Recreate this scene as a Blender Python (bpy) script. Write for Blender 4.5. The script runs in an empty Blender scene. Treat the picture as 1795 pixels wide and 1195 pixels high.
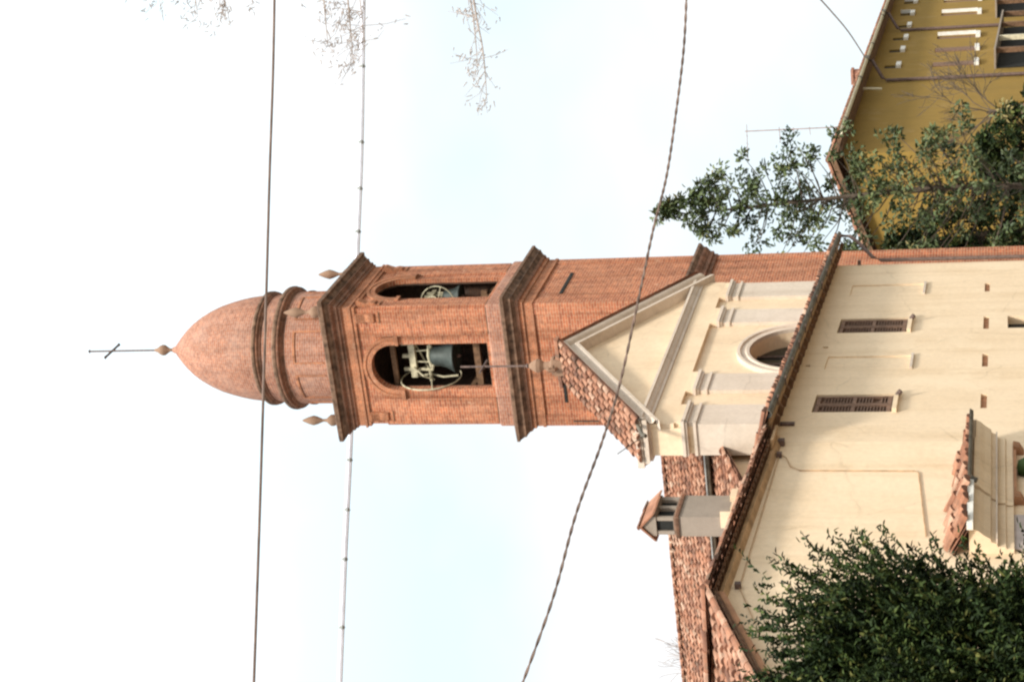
import bpy, math, random
import numpy as np
from mathutils import Vector, Matrix

C = bpy.context.scene.collection
SC = bpy.context.scene
R = math.radians
rnd = random.Random(7)

# ------------------------------------------------------------------ camera
FOCAL_PX, PITCH, ROLL = 3300.0, R(14.85), R(1.05)
cam_d = bpy.data.cameras.new('camera')
cam = bpy.data.objects.new('camera', cam_d); C.objects.link(cam)
cam_d.sensor_fit = 'HORIZONTAL'; cam_d.sensor_width = 36.0
cam_d.lens = FOCAL_PX / 1795.0 * 36.0
cam_d.clip_start = 0.2; cam_d.clip_end = 6000
fw = Vector((0, math.cos(PITCH), math.sin(PITCH)))
up = Vector((0, -math.sin(PITCH), math.cos(PITCH)))
rt = Vector((1, 0, 0))
c_, s_ = math.cos(ROLL), math.sin(ROLL)
up_img = up * c_ + rt * s_          # the slightly tilted picture's own up and right
rt_img = rt * c_ - up * s_
# the photograph lies on its side: its left edge is the top of the world
bx, by, bz = -up_img, rt_img, -fw
cam.matrix_world = Matrix(((bx.x, by.x, bz.x, 0), (bx.y, by.y, bz.y, 0), (bx.z, by.z, bz.z, 1.65), (0, 0, 0, 1)))
SC.camera = cam

# ------------------------------------------------------------------ light
SUN_EL, SUN_AZ = R(46), R(172)      # azimuth clockwise from +Y
SC.world = bpy.data.worlds.new('World'); SC.world.use_nodes = True
nt = SC.world.node_tree; nt.nodes.clear()
wo = nt.nodes.new('ShaderNodeOutputWorld'); bg = nt.nodes.new('ShaderNodeBackground')
sky = nt.nodes.new('ShaderNodeTexSky'); sky.sky_type = 'NISHITA'; sky.sun_disc = False
sky.sun_elevation = SUN_EL; sky.sun_rotation = SUN_AZ
sky.air_density = 1.0; sky.dust_density = 2.0
tc = nt.nodes.new('ShaderNodeTexCoord')
# thin overcast: a bright veil, brighter towards the zenith, with a few thinner pale blue-green gaps
mp = nt.nodes.new('ShaderNodeMapping'); mp.inputs['Scale'].default_value = (2.6, 2.6, 3.6)
mp.inputs['Location'].default_value = (0.35, 0.0, 0.2)
nz = nt.nodes.new('ShaderNodeTexNoise'); nz.inputs['Scale'].default_value = 1.5
nz.inputs['Detail'].default_value = 4; nz.inputs['Roughness'].default_value = 0.45
cr = nt.nodes.new('ShaderNodeValToRGB')
cr.color_ramp.elements[0].position = 0.43; cr.color_ramp.elements[0].color = (6.25, 7.25, 7.7, 1)
cr.color_ramp.elements[1].position = 0.60; cr.color_ramp.elements[1].color = (7.6, 7.6, 7.6, 1)
sep = nt.nodes.new('ShaderNodeSeparateXYZ'); el = nt.nodes.new('ShaderNodeMapRange')
el.inputs['From Min'].default_value = 0.30; el.inputs['From Max'].default_value = 0.9
el.inputs['To Min'].default_value = 1.0; el.inputs['To Max'].default_value = 2.3
br_ = nt.nodes.new('ShaderNodeMixRGB'); br_.blend_type = 'MULTIPLY'; br_.inputs[0].default_value = 1
cl = nt.nodes.new('ShaderNodeMixRGB'); cl.inputs[0].default_value = 0.92
nt.links.new(tc.outputs['Generated'], mp.inputs['Vector']); nt.links.new(mp.outputs[0], nz.inputs['Vector'])
nt.links.new(nz.outputs['Fac'], cr.inputs['Fac']); nt.links.new(tc.outputs['Generated'], sep.inputs[0])
nt.links.new(sep.outputs['Z'], el.inputs['Value']); nt.links.new(cr.outputs['Color'], br_.inputs[1]); nt.links.new(el.outputs[0], br_.inputs[2])
nt.links.new(sky.outputs[0], cl.inputs[1]); nt.links.new(br_.outputs[0], cl.inputs[2]); nt.links.new(cl.outputs[0], bg.inputs['Color'])
bg.inputs['Strength'].default_value = 0.1
nt.links.new(bg.outputs[0], wo.inputs['Surface'])

sd = bpy.data.lights.new('sun', 'SUN'); sd.energy = 3.1; sd.angle = R(8); sd.color = (1.0, 0.95, 0.86)
sun = bpy.data.objects.new('sun', sd); C.objects.link(sun)
sv = Vector((math.sin(SUN_AZ) * math.cos(SUN_EL), math.cos(SUN_AZ) * math.cos(SUN_EL), math.sin(SUN_EL)))
sun.rotation_euler = sv.to_track_quat('Z', 'Y').to_euler()
sun.location = (0, -10, 40)

vs = SC.view_settings
vs.view_transform = 'Standard'; vs.look = 'None'; vs.exposure = 0.56; vs.gamma = 1.0; vs.use_curve_mapping = False
SC.cycles.filter_width = 2.4
SC.cycles.max_bounces = 6

# ------------------------------------------------------------------ materials
def new_mat(name, rough=0.85, spec=0.3):
    m = bpy.data.materials.new(name); m.use_nodes = True
    b = m.node_tree.nodes['Principled BSDF']
    b.inputs['Roughness'].default_value = rough
    b.inputs['Specular IOR Level'].default_value = spec
    return m, m.node_tree, b

def N(t, kind, **kw):
    n = t.nodes.new(kind)
    for k, v in kw.items():
        if k in n.inputs: n.inputs[k].default_value = v
        else: setattr(n, k, v)
    return n

def ramp(t, stops):
    n = t.nodes.new('ShaderNodeValToRGB'); e = n.color_ramp.elements
    while len(e) < len(stops): e.new(0.5)
    for i, (p, c) in enumerate(stops):
        e[i].position = p; e[i].color = (*c, 1)
    return n

def mat_plain(name, col, rough=0.8, var=0.25, scale=6.0, spec=0.3, metal=0.0):
    m, t, b = new_mat(name, rough, spec)
    x = N(t, 'ShaderNodeTexCoord'); n = N(t, 'ShaderNodeTexNoise', Scale=scale, Detail=5.0)
    a = tuple(c * (1 - var) for c in col); d = tuple(min(1, c * (1 + var)) for c in col)
    r = ramp(t, [(0.3, a), (0.7, d)])
    t.links.new(x.outputs['Object'], n.inputs['Vector']); t.links.new(n.outputs['Fac'], r.inputs['Fac'])
    t.links.new(r.outputs[0], b.inputs['Base Color']); b.inputs['Metallic'].default_value = metal
    return m

def mat_plaster(name, col, stain, amount=0.35, streak=0.5):
    """limewashed render: cloudy patches, faint vertical rain streaks, fine grain"""
    m, t, b = new_mat(name, 0.92, 0.15)
    x = N(t, 'ShaderNodeTexCoord')
    n1 = N(t, 'ShaderNodeTexNoise', Scale=0.7, Detail=6.0, Roughness=0.6)
    n3 = N(t, 'ShaderNodeTexNoise', Scale=9.0, Detail=6.0, Roughness=0.7)
    mp = N(t, 'ShaderNodeMapping'); mp.inputs['Scale'].default_value = (2.6, 2.6, 0.16)
    n2 = N(t, 'ShaderNodeTexNoise', Scale=1.0, Detail=4.0, Roughness=0.6)
    t.links.new(x.outputs['Object'], n1.inputs['Vector']); t.links.new(x.outputs['Object'], n3.inputs['Vector'])
    t.links.new(x.outputs['Object'], mp.inputs['Vector']); t.links.new(mp.outputs[0], n2.inputs['Vector'])
    r1 = ramp(t, [(0.42, (0, 0, 0)), (0.75, (1, 1, 1))]); r2 = ramp(t, [(0.5, (0, 0, 0)), (0.8, (1, 1, 1))])
    t.links.new(n1.outputs['Fac'], r1.inputs['Fac']); t.links.new(n2.outputs['Fac'], r2.inputs['Fac'])
    f = N(t, 'ShaderNodeMath', operation='MULTIPLY'); f.inputs[1].default_value = amount
    t.links.new(r1.outputs[0], f.inputs[0])
    g = N(t, 'ShaderNodeMath', operation='MULTIPLY'); g.inputs[1].default_value = streak
    t.links.new(r2.outputs[0], g.inputs[0])
    s = N(t, 'ShaderNodeMath', operation='ADD', use_clamp=True)
    t.links.new(f.outputs[0], s.inputs[0]); t.links.new(g.outputs[0], s.inputs[1])
    mx = N(t, 'ShaderNodeMixRGB'); mx.inputs[1].default_value = (*col, 1); mx.inputs[2].default_value = (*stain, 1)
    t.links.new(s.outputs[0], mx.inputs[0])
    gr = ramp(t, [(0.3, (0.9, 0.9, 0.9)), (0.7, (1.05, 1.05, 1.05))]); t.links.new(n3.outputs['Fac'], gr.inputs['Fac'])
    mu = N(t, 'ShaderNodeMixRGB', blend_type='MULTIPLY'); mu.inputs[0].default_value = 1
    t.links.new(mx.outputs[0], mu.inputs[1]); t.links.new(gr.outputs[0], mu.inputs[2])
    t.links.new(mu.outputs[0], b.inputs['Base Color'])
    n4 = N(t, 'ShaderNodeTexNoise', Scale=0.55, Detail=9.0, Roughness=0.72); mp4 = N(t, 'ShaderNodeMapping'); mp4.inputs['Location'].default_value = (7, 3, 5)
    t.links.new(x.outputs['Object'], mp4.inputs['Vector']); t.links.new(mp4.outputs[0], n4.inputs['Vector'])
    r4 = ramp(t, [(0.575, (0, 0, 0)), (0.60, (1, 1, 1))]); t.links.new(n4.outputs['Fac'], r4.inputs['Fac'])
    f4 = N(t, 'ShaderNodeMath', operation='MULTIPLY'); f4.inputs[1].default_value = 0.30; t.links.new(r4.outputs[0], f4.inputs[0])
    pt = N(t, 'ShaderNodeMixRGB'); pt.inputs[2].default_value = (*[min(.86, c * 1.02 + .05) for c in col], 1)
    t.links.new(f4.outputs[0], pt.inputs[0]); t.links.new(mu.outputs[0], pt.inputs[1])
    vo = N(t, 'ShaderNodeTexVoronoi', feature='DISTANCE_TO_EDGE', Scale=0.45); wn = N(t, 'ShaderNodeTexNoise', Scale=2.2, Detail=6.0)
    wm = N(t, 'ShaderNodeMixRGB'); wm.inputs[0].default_value = 0.22
    t.links.new(x.outputs['Object'], wn.inputs['Vector']); t.links.new(x.outputs['Object'], wm.inputs[1]); t.links.new(wn.outputs['Color'], wm.inputs[2]); t.links.new(wm.outputs[0], vo.inputs['Vector'])
    rc = ramp(t, [(0.0, (1, 1, 1)), (0.010, (0, 0, 0))]); t.links.new(vo.outputs['Distance'], rc.inputs['Fac'])
    fc = N(t, 'ShaderNodeMath', operation='MULTIPLY'); t.links.new(rc.outputs[0], fc.inputs[0]); t.links.new(r1.outputs[0], fc.inputs[1])
    fd = N(t, 'ShaderNodeMath', operation='MULTIPLY'); fd.inputs[1].default_value = 0.45; t.links.new(fc.outputs[0], fd.inputs[0])
    ck = N(t, 'ShaderNodeMixRGB'); ck.inputs[2].default_value = (*[c * .45 for c in stain], 1); t.links.new(fd.outputs[0], ck.inputs[0]); t.links.new(pt.outputs[0], ck.inputs[1])
    t.links.new(ck.outputs[0], b.inputs['Base Color'])
    bp = N(t, 'ShaderNodeBump', Strength=0.25, Distance=0.02)
    t.links.new(n3.outputs['Fac'], bp.inputs['Height']); t.links.new(bp.outputs[0], b.inputs['Normal'])
    return m

def mat_brick(name, c1, c2, mortar, dirt, dirt_amt=0.5, bw=0.27, bh=0.085, streak=0.9, pale=0.6):
    """brickwork from the UV map (metres along the wall, metres up)"""
    m, t, b = new_mat(name, 0.92, 0.15)
    uv = N(t, 'ShaderNodeUVMap'); x = N(t, 'ShaderNodeTexCoord')
    br = N(t, 'ShaderNodeTexBrick', Scale=1.0)
    br.inputs['Color1'].default_value = (*c1, 1); br.inputs['Color2'].default_value = (*c2, 1)
    br.inputs['Mortar'].default_value = (*mortar, 1); br.inputs['Mortar Size'].default_value = 0.011
    br.inputs['Brick Width'].default_value = bw; br.inputs['Row Height'].default_value = bh
    br.inputs['Bias'].default_value = -0.1; br.inputs['Mortar Smooth'].default_value = 0.4
    t.links.new(uv.outputs[0], br.inputs['Vector'])
    n1 = N(t, 'ShaderNodeTexNoise', Scale=1.1, Detail=7.0, Roughness=0.65)
    n2 = N(t, 'ShaderNodeTexNoise', Scale=7.0, Detail=4.0, Roughness=0.7)
    t.links.new(x.outputs['Object'], n1.inputs['Vector']); t.links.new(x.outputs['Object'], n2.inputs['Vector'])
    r1 = ramp(t, [(0.45, (0, 0, 0)), (0.72, (1, 1, 1))]); t.links.new(n1.outputs['Fac'], r1.inputs['Fac'])
    f = N(t, 'ShaderNodeMath', operation='MULTIPLY'); f.inputs[1].default_value = dirt_amt
    t.links.new(r1.outputs[0], f.inputs[0])
    mx = N(t, 'ShaderNodeMixRGB'); mx.inputs[2].default_value = (*dirt, 1)
    t.links.new(f.outputs[0], mx.inputs[0]); t.links.new(br.outputs['Color'], mx.inputs[1])
    r2 = ramp(t, [(0.3, (0.72, 0.72, 0.74)), (0.5, (1, 1, 1)), (0.72, (1.3, 1.22, 1.12))]); t.links.new(n2.outputs['Fac'], r2.inputs['Fac'])
    mu = N(t, 'ShaderNodeMixRGB', blend_type='MULTIPLY'); mu.inputs[0].default_value = 1
    t.links.new(mx.outputs[0], mu.inputs[1]); t.links.new(r2.outputs[0], mu.inputs[2])
    mp5 = N(t, 'ShaderNodeMapping'); mp5.inputs['Scale'].default_value = (2.4, 2.4, 0.22)
    n5 = N(t, 'ShaderNodeTexNoise', Scale=1.0, Detail=6.0, Roughness=0.65)
    t.links.new(x.outputs['Object'], mp5.inputs['Vector']); t.links.new(mp5.outputs[0], n5.inputs['Vector'])
    r5 = ramp(t, [(0.36, (0.62, 0.60, 0.58)), (0.52, (1, 1, 1)), (0.68, (1.18, 1.16, 1.14))]); t.links.new(n5.outputs['Fac'], r5.inputs['Fac'])
    mv = N(t, 'ShaderNodeMixRGB', blend_type='MULTIPLY'); mv.inputs[0].default_value = streak
    t.links.new(mu.outputs[0], mv.inputs[1]); t.links.new(r5.outputs[0], mv.inputs[2])
    n6 = N(t, 'ShaderNodeTexNoise', Scale=2.4, Detail=8.0, Roughness=0.75); mp6 = N(t, 'ShaderNodeMapping'); mp6.inputs['Location'].default_value = (4, 9, 2)
    t.links.new(x.outputs['Object'], mp6.inputs['Vector']); t.links.new(mp6.outputs[0], n6.inputs['Vector'])
    r6 = ramp(t, [(0.60, (0, 0, 0)), (0.68, (1, 1, 1))]); t.links.new(n6.outputs['Fac'], r6.inputs['Fac'])
    f6 = N(t, 'ShaderNodeMath', operation='MULTIPLY'); f6.inputs[1].default_value = pale; t.links.new(r6.outputs[0], f6.inputs[0])
    mw = N(t, 'ShaderNodeMixRGB'); mw.inputs[2].default_value = (*[min(.7, c * 1.1 + .05) for c in mortar], 1); t.links.new(f6.outputs[0], mw.inputs[0]); t.links.new(mv.outputs[0], mw.inputs[1])
    t.links.new(mw.outputs[0], b.inputs['Base Color'])
    bp = N(t, 'ShaderNodeBump', Strength=0.5, Distance=0.02)
    t.links.new(br.outputs['Fac'], bp.inputs['Height']); bp.invert = True
    t.links.new(bp.outputs[0], b.inputs['Normal'])
    return m

def mat_tint(name, stops, rough=0.9, noise=5.0, spec=0.2, patch=0.0, lichen=None):
    """one random tint per tile or leaf, plus weathering"""
    m, t, b = new_mat(name, rough, spec)
    at = N(t, 'ShaderNodeAttribute', attribute_name='tint'); r = ramp(t, stops)
    x = N(t, 'ShaderNodeTexCoord')
    if patch:
        pn = N(t, 'ShaderNodeTexNoise', Scale=0.9, Detail=5.0, Roughness=0.6); t.links.new(x.outputs['Object'], pn.inputs['Vector'])
        pm = N(t, 'ShaderNodeMapRange'); pm.inputs['From Min'].default_value = .3; pm.inputs['From Max'].default_value = .7; t.links.new(pn.outputs['Fac'], pm.inputs['Value'])
        pv = N(t, 'ShaderNodeMixRGB'); pv.inputs[0].default_value = patch; t.links.new(at.outputs['Fac'], pv.inputs[1]); t.links.new(pm.outputs[0], pv.inputs[2]); t.links.new(pv.outputs[0], r.inputs['Fac'])
    else: t.links.new(at.outputs['Fac'], r.inputs['Fac'])
    n = N(t, 'ShaderNodeTexNoise', Scale=noise, Detail=4.0)
    t.links.new(x.outputs['Object'], n.inputs['Vector'])
    r2 = ramp(t, [(0.3, (0.7, 0.7, 0.7)), (0.7, (1.25, 1.25, 1.25))]); t.links.new(n.outputs['Fac'], r2.inputs['Fac'])
    mu = N(t, 'ShaderNodeMixRGB', blend_type='MULTIPLY'); mu.inputs[0].default_value = 1
    t.links.new(r.outputs[0], mu.inputs[1]); t.links.new(r2.outputs[0], mu.inputs[2])
    if lichen:
        ln = N(t, 'ShaderNodeTexNoise', Scale=3.2, Detail=8.0, Roughness=0.75); t.links.new(x.outputs['Object'], ln.inputs['Vector'])
        lr = ramp(t, [(0.52, (0, 0, 0)), (0.64, (.8, .8, .8))]); t.links.new(ln.outputs['Fac'], lr.inputs['Fac'])
        lm = N(t, 'ShaderNodeMixRGB'); lm.inputs[2].default_value = (*lichen, 1); t.links.new(lr.outputs[0], lm.inputs[0]); t.links.new(mu.outputs[0], lm.inputs[1])
        t.links.new(lm.outputs[0], b.inputs['Base Color'])
    else: t.links.new(mu.outputs[0], b.inputs['Base Color'])
    return m

M = {}
M['brick'] = mat_brick('brick', (0.44, 0.154, 0.078), (0.27, 0.084, 0.048), (0.50, 0.30, 0.19), (0.48, 0.245, 0.15), 0.45)
M['brick_dome'] = mat_brick('brick_dome', (0.385, 0.170, 0.106), (0.29, 0.116, 0.072), (0.44, 0.29, 0.22), (0.42, 0.27, 0.21), 0.6, 0.24, 0.08, 0.4, 0.35)
M['brick_trim'] = mat_brick('brick_trim', (0.44, 0.165, 0.080), (0.35, 0.120, 0.058), (0.42, 0.24, 0.15), (0.24, 0.13, 0.085), 0.5, 0.12, 0.07)
M['brick_dark'] = mat_brick('brick_weathered', (0.25, 0.110, 0.066), (0.17, 0.075, 0.047), (0.27, 0.16, 0.11), (0.10, 0.070, 0.045), 0.7, 0.2, 0.06)
M['brick_inner'] = mat_brick('brick_grime_shade', (0.10, 0.055, 0.038), (0.065, 0.040, 0.030), (0.06, 0.045, 0.035), (0.03, 0.026, 0.022), 0.6, 0.25, 0.08)  # grimy brick, coloured near black so the belfry inside reads as shade
M['moss'] = mat_plain('mossy_masonry', (0.150, 0.088, 0.056), 0.95, 0.6, 5.0)
M['cream'] = mat_plaster('cream_plaster', (0.81, 0.630, 0.435), (0.60, 0.42, 0.24), 0.34, 0.50)
M['pale'] = mat_plaster('pale_plaster', (0.77, 0.600, 0.415), (0.56, 0.39, 0.24), 0.45, 0.25)
M['stone'] = mat_plaster('grey_stucco', (0.64, 0.535, 0.435), (0.44, 0.35, 0.265), 0.5, 0.45)
M['grey_plaster'] = mat_plaster('grey_plaster', (0.31, 0.255, 0.205), (0.21, 0.165, 0.125), 0.5, 0.3)
M['finial'] = mat_plaster('brown_stone', (0.29, 0.18, 0.12), (0.18, 0.11, 0.072), 0.6, 0.4)
M['ochre_board'] = mat_plain('ochre_boarding', (0.46, 0.30, 0.17), 0.9, 0.3, 4.0)
M['yellow'] = mat_plaster('ochre_plaster', (0.30, 0.188, 0.047), (0.19, 0.130, 0.040), 0.4, 0.3)
M['tile'] = mat_tint('roof_tiles', [(0.0, (0.06, 0.035, 0.026)), (0.25, (0.19, 0.088, 0.056)), (0.5, (0.33, 0.150, 0.088)), (0.72, (0.40, 0.22, 0.145)), (0.9, (0.46, 0.32, 0.23)), (1.0, (0.20, 0.165, 0.125))], noise=6.0, patch=0.45, lichen=(0.17, 0.125, 0.09))
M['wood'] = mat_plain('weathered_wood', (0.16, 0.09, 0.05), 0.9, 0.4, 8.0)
M['brown'] = mat_plain('brown_shutter', (0.20, 0.118, 0.078), 0.85, 0.3, 14.0)
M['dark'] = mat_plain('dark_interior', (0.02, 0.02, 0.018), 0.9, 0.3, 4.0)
M['gutter'] = mat_plain('weathered_gutter', (0.10, 0.085, 0.06), 0.6, 0.5, 5.0, 0.4)
M['cream_gutter'] = mat_plain('cream_gutter', (0.62, 0.55, 0.38), 0.5, 0.2, 5.0, 0.4)
M['zinc'] = mat_plain('zinc', (0.33, 0.34, 0.32), 0.5, 0.3, 4.0, 0.5)
M['white'] = mat_plain('white_paint', (0.74, 0.71, 0.64), 0.6, 0.12, 5.0)
M['iron'] = mat_plain('rusty_iron', (0.13, 0.085, 0.07), 0.7, 0.4, 12.0, 0.4)
M['bronze'] = mat_plain('bell_bronze', (0.045, 0.056, 0.050), 0.6, 0.3, 5.0, 0.4, 0.2)
M['yoke'] = mat_plain('bell_frame_paint', (0.50, 0.45, 0.31), 0.6, 0.35, 8.0)
M['glass'] = mat_plain('dark_glass', (0.02, 0.024, 0.02), 0.12, 0.3, 4.0, 0.6)
M['cable'] = mat_plain('cable', (0.17, 0.115, 0.09), 0.7, 0.4, 3.0)
M['pale_cable'] = mat_plain('pale_cable', (0.80, 0.81, 0.90), 0.6, 0.1, 3.0)
M['thin_cable'] = mat_plain('thin_cable', (0.30, 0.20, 0.17), 0.7, 0.3, 3.0)
M['bark'] = mat_plain('bark', (0.10, 0.075, 0.055), 0.95, 0.4, 9.0)
M['twig'] = mat_plain('twig_bark', (0.22, 0.16, 0.13), 0.9, 0.3, 9.0)
M['far_twig'] = mat_plain('pale_twig_bark', (0.40, 0.33, 0.29), 0.9, 0.2, 9.0)
M['leaf_dark'] = mat_tint('laurel_leaf', [(0.0, (0.008, 0.014, 0.004)), (0.45, (0.022, 0.040, 0.010)), (0.78, (0.062, 0.086, 0.020)), (1.0, (0.115, 0.110, 0.030))], 0.65, 1.2, 0.15)
M['leaf_mag'] = mat_tint('magnolia_leaf', [(0.0, (0.032, 0.052, 0.018)), (0.45, (0.080, 0.108, 0.038)), (0.8, (0.130, 0.152, 0.056)), (1.0, (0.24, 0.19, 0.07))], 0.55, 1.0, 0.35)
M['ground'] = mat_plain('ground', (0.16, 0.14, 0.11), 0.95, 0.3, 0.4)
M['terracotta'] = mat_plain('terracotta', (0.36, 0.18, 0.095), 0.85, 0.25, 6.0)
M['poster'] = mat_plain('grey_plaque', (0.45, 0.38, 0.35), 0.8, 0.12, 6.0)
M['iron_stay'] = mat_plain('orange_lamp', (0.75, 0.42, 0.04), 0.6, 0.2, 6.0)

# ------------------------------------------------------------------ mesh builder
class MB:
    def __init__(self): self.v, self.f, self.uv, self.t = [], [], [], []
    def face(self, pts, uv=None, tint=0.5):
        i = len(self.v); self.v += [tuple(p) for p in pts]; self.f.append(tuple(range(i, i + len(pts))))
        if uv is None:
            n = Vector((0, 0, 0)); P = [Vector(p) for p in pts]
            for k in range(1, len(P) - 1): n += (P[k] - P[0]).cross(P[k + 1] - P[0])
            if n.length < 1e-12: n = Vector((1, 0, 0))
            n.normalize()
            if abs(n.z) > 0.75: uv = [(p.x, p.y) for p in P]
            else:
                h = Vector((-n.y, n.x, 0)).normalized()
                uv = [(p.dot(h), p.z) for p in P]
        self.uv += uv; self.t.append(tint)
    def box(self, x0, x1, y0, y1, z0, z1, tint=0.5):
        a = [(x0, y0, z0), (x1, y0, z0), (x1, y1, z0), (x0, y1, z0), (x0, y0, z1), (x1, y0, z1), (x1, y1, z1), (x0, y1, z1)]
        for q in ((0, 3, 2, 1), (4, 5, 6, 7), (0, 1, 5, 4), (1, 2, 6, 5), (2, 3, 7, 6), (3, 0, 4, 7)):
            self.face([a[k] for k in q], tint=tint)
    def nbox(self, t0, t1, n0, n1, z0, z1, tint=0.5):     # n points out of the wall = -y
        self.box(t0, t1, -n1, -n0, z0, z1, tint)
    def prism(self, poly, vec, tint=0.5):                  # poly: 3d loop, vec: extrusion
        vec = Vector(vec); A = [Vector(p) for p in poly]; B = [p + vec for p in A]
        n = Vector((0, 0, 0))
        for k in range(1, len(A) - 1): n += (A[k] - A[0]).cross(A[k + 1] - A[0])
        if n.dot(vec) > 0: A, B = A[::-1], B[::-1]
        self.face(A, tint=tint); self.face(B[::-1], tint=tint)
        for k in range(len(A)):
            j = (k + 1) % len(A); self.face([A[j], A[k], B[k], B[j]], tint=tint)
    def lathe(self, prof, cx, cy, seg=40, tint=0.5):       # prof [(r, z)] bottom to top
        for k in range(len(prof) - 1):
            (r0, z0), (r1, z1) = prof[k], prof[k + 1]; rm = max(r0, r1, 0.05)
            for s in range(seg):
                a, b = 2 * math.pi * s / seg, 2 * math.pi * (s + 1) / seg
                P = [(cx + r0 * math.cos(a), cy + r0 * math.sin(a), z0), (cx + r0 * math.cos(b), cy + r0 * math.sin(b), z0),
                     (cx + r1 * math.cos(b), cy + r1 * math.sin(b), z1), (cx + r1 * math.cos(a), cy + r1 * math.sin(a), z1)]
                U = [(a * rm, z0), (b * rm, z0), (b * rm, z1), (a * rm, z1)]
                if r0 < 1e-6: P, U = [P[0], P[2], P[3]], [U[0], U[2], U[3]]
                elif r1 < 1e-6: P, U = P[:3], U[:3]
                self.face(P, U, tint)
    def tube(self, pts, r, seg=6, tint=0.5, r_end=None):
        P = [Vector(p) for p in pts]; n = len(P); rings = []
        for k, p in enumerate(P):
            d = (P[min(k + 1, n - 1)] - P[max(k - 1, 0)]).normalized()
            a = d.cross(Vector((0, 0, 1)) if abs(d.z) < 0.9 else Vector((1, 0, 0))).normalized(); b = d.cross(a)
            rr = r if r_end is None else r + (r_end - r) * k / max(1, n - 1)
            rings.append([p + (a * math.cos(2 * math.pi * s / seg) + b * math.sin(2 * math.pi * s / seg)) * rr for s in range(seg)])
        for k in range(n - 1):
            for s in range(seg):
                q = (s + 1) % seg; self.face([rings[k][q], rings[k][s], rings[k + 1][s], rings[k + 1][q]], tint=tint)
        self.face(rings[0], tint=tint); self.face(rings[-1][::-1], tint=tint)
    def mould(self, x0, x1, y0, y1, prof, cap=True, tint=0.5):   # stacked rectangle rings [(overhang, z)], mitred corners
        L = [[(x0 - o, y0 - o, z), (x1 + o, y0 - o, z), (x1 + o, y1 + o, z), (x0 - o, y1 + o, z)] for o, z in prof]
        for a, b in zip(L, L[1:]):
            for k in range(4):
                j = (k + 1) % 4; self.face([a[k], a[j], b[j], b[k]], tint=tint)
        if cap: self.face(L[0][::-1], tint=tint); self.face(L[-1], tint=tint)
    def holed(self, P, u0, u1, z0, z1, hole, depth, back=False):
        """flat panel with one star-shaped opening and its reveals; P(u, z, d) -> point, d = depth into the wall"""
        cu = sum(h[0] for h in hole) / len(hole); cz = sum(h[1] for h in hole) / len(hole)
        def cast(poly, a):
            dx, dz = math.cos(a), math.sin(a); best = 0
            for i in range(len(poly)):
                (ax, az), (bx_, bz_) = poly[i], poly[(i + 1) % len(poly)]
                ex, ez = bx_ - ax, bz_ - az; den = dx * ez - dz * ex
                if abs(den) < 1e-12: continue
                t = ((ax - cu) * ez - (az - cz) * ex) / den; s = ((ax - cu) * dz - (az - cz) * dx) / den
                if t > 0 and -1e-6 <= s <= 1 + 1e-6: best = max(best, t)
            return (cu + dx * best, cz + dz * best)
        rect = [(u0, z0), (u1, z0), (u1, z1), (u0, z1)]
        ang = sorted(set(round(math.atan2(z - cz, u - cu), 6) for u, z in list(hole) + rect))
        ang += [ang[0] + 2 * math.pi]
        H = [cast(hole, a) for a in ang]; O = [cast(rect, a) for a in ang]
        for k in range(len(ang) - 1):
            self.face([P(*H[k], 0), P(*O[k], 0), P(*O[k + 1], 0), P(*H[k + 1], 0)])
            self.face([P(*H[k + 1], 0), P(*H[k + 1], depth), P(*H[k], depth), P(*H[k], 0)])
            if back: self.face([P(*H[k + 1], depth), P(*O[k + 1], depth), P(*O[k], depth), P(*H[k], depth)])
    def grid_wall(self, us, zs, holes, n=0.0):
        """wall in the n plane split on all the edges of rectangular openings (u0,u1,z0,z1,depth)"""
        us = sorted(set([round(a, 4) for a in us] + [round(h[i], 4) for h in holes for i in (0, 1)]))
        zs = sorted(set([round(a, 4) for a in zs] + [round(h[i], 4) for h in holes for i in (2, 3)]))
        for a, b in zip(us, us[1:]):
            for c, d in zip(zs, zs[1:]):
                mu, mz = (a + b) / 2, (c + d) / 2
                if any(h[0] < mu < h[1] and h[2] < mz < h[3] for h in holes): continue
                self.face([(a, -n, c), (b, -n, c), (b, -n, d), (a, -n, d)])
        for u0, u1, z0, z1, dp in holes:
            y0, y1 = -n, -n + dp
            for q in (((u0, y0, z0), (u0, y1, z0), (u0, y1, z1), (u0, y0, z1)), ((u1, y1, z0), (u1, y0, z0), (u1, y0, z1), (u1, y1, z1)),
                      ((u0, y1, z1), (u1, y1, z1), (u1, y0, z1), (u0, y0, z1)), ((u0, y0, z0), (u1, y0, z0), (u1, y1, z0), (u0, y1, z0)),
                      ((u0, y1, z0), (u1, y1, z0), (u1, y1, z1), (u0, y1, z1))):
                self.face(q)
    def tiles(self, O, A, L, B, W, tw=0.2, tl=0.36, jit=1.0, base=True, seed=1):
        """barrel tiles: O = corner at the eave, A along the eave, B up the slope"""
        r = random.Random(seed); O, A, B = Vector(O), Vector(A).normalized(), Vector(B).normalized(); Nn = A.cross(B)
        if Nn.z < 0: Nn = -Nn
        nc, nr = max(1, round(L / tw)), max(1, round(W / tl)); tw, tl = L / nc, W / nr
        if base:
            self.face([O, O + A * L, O + A * L + B * W, O + B * W], tint=0.15)
            self.face([O - Nn * .05, O + B * W - Nn * .05, O + A * L + B * W - Nn * .05, O + A * L - Nn * .05], tint=0.15)
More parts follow.
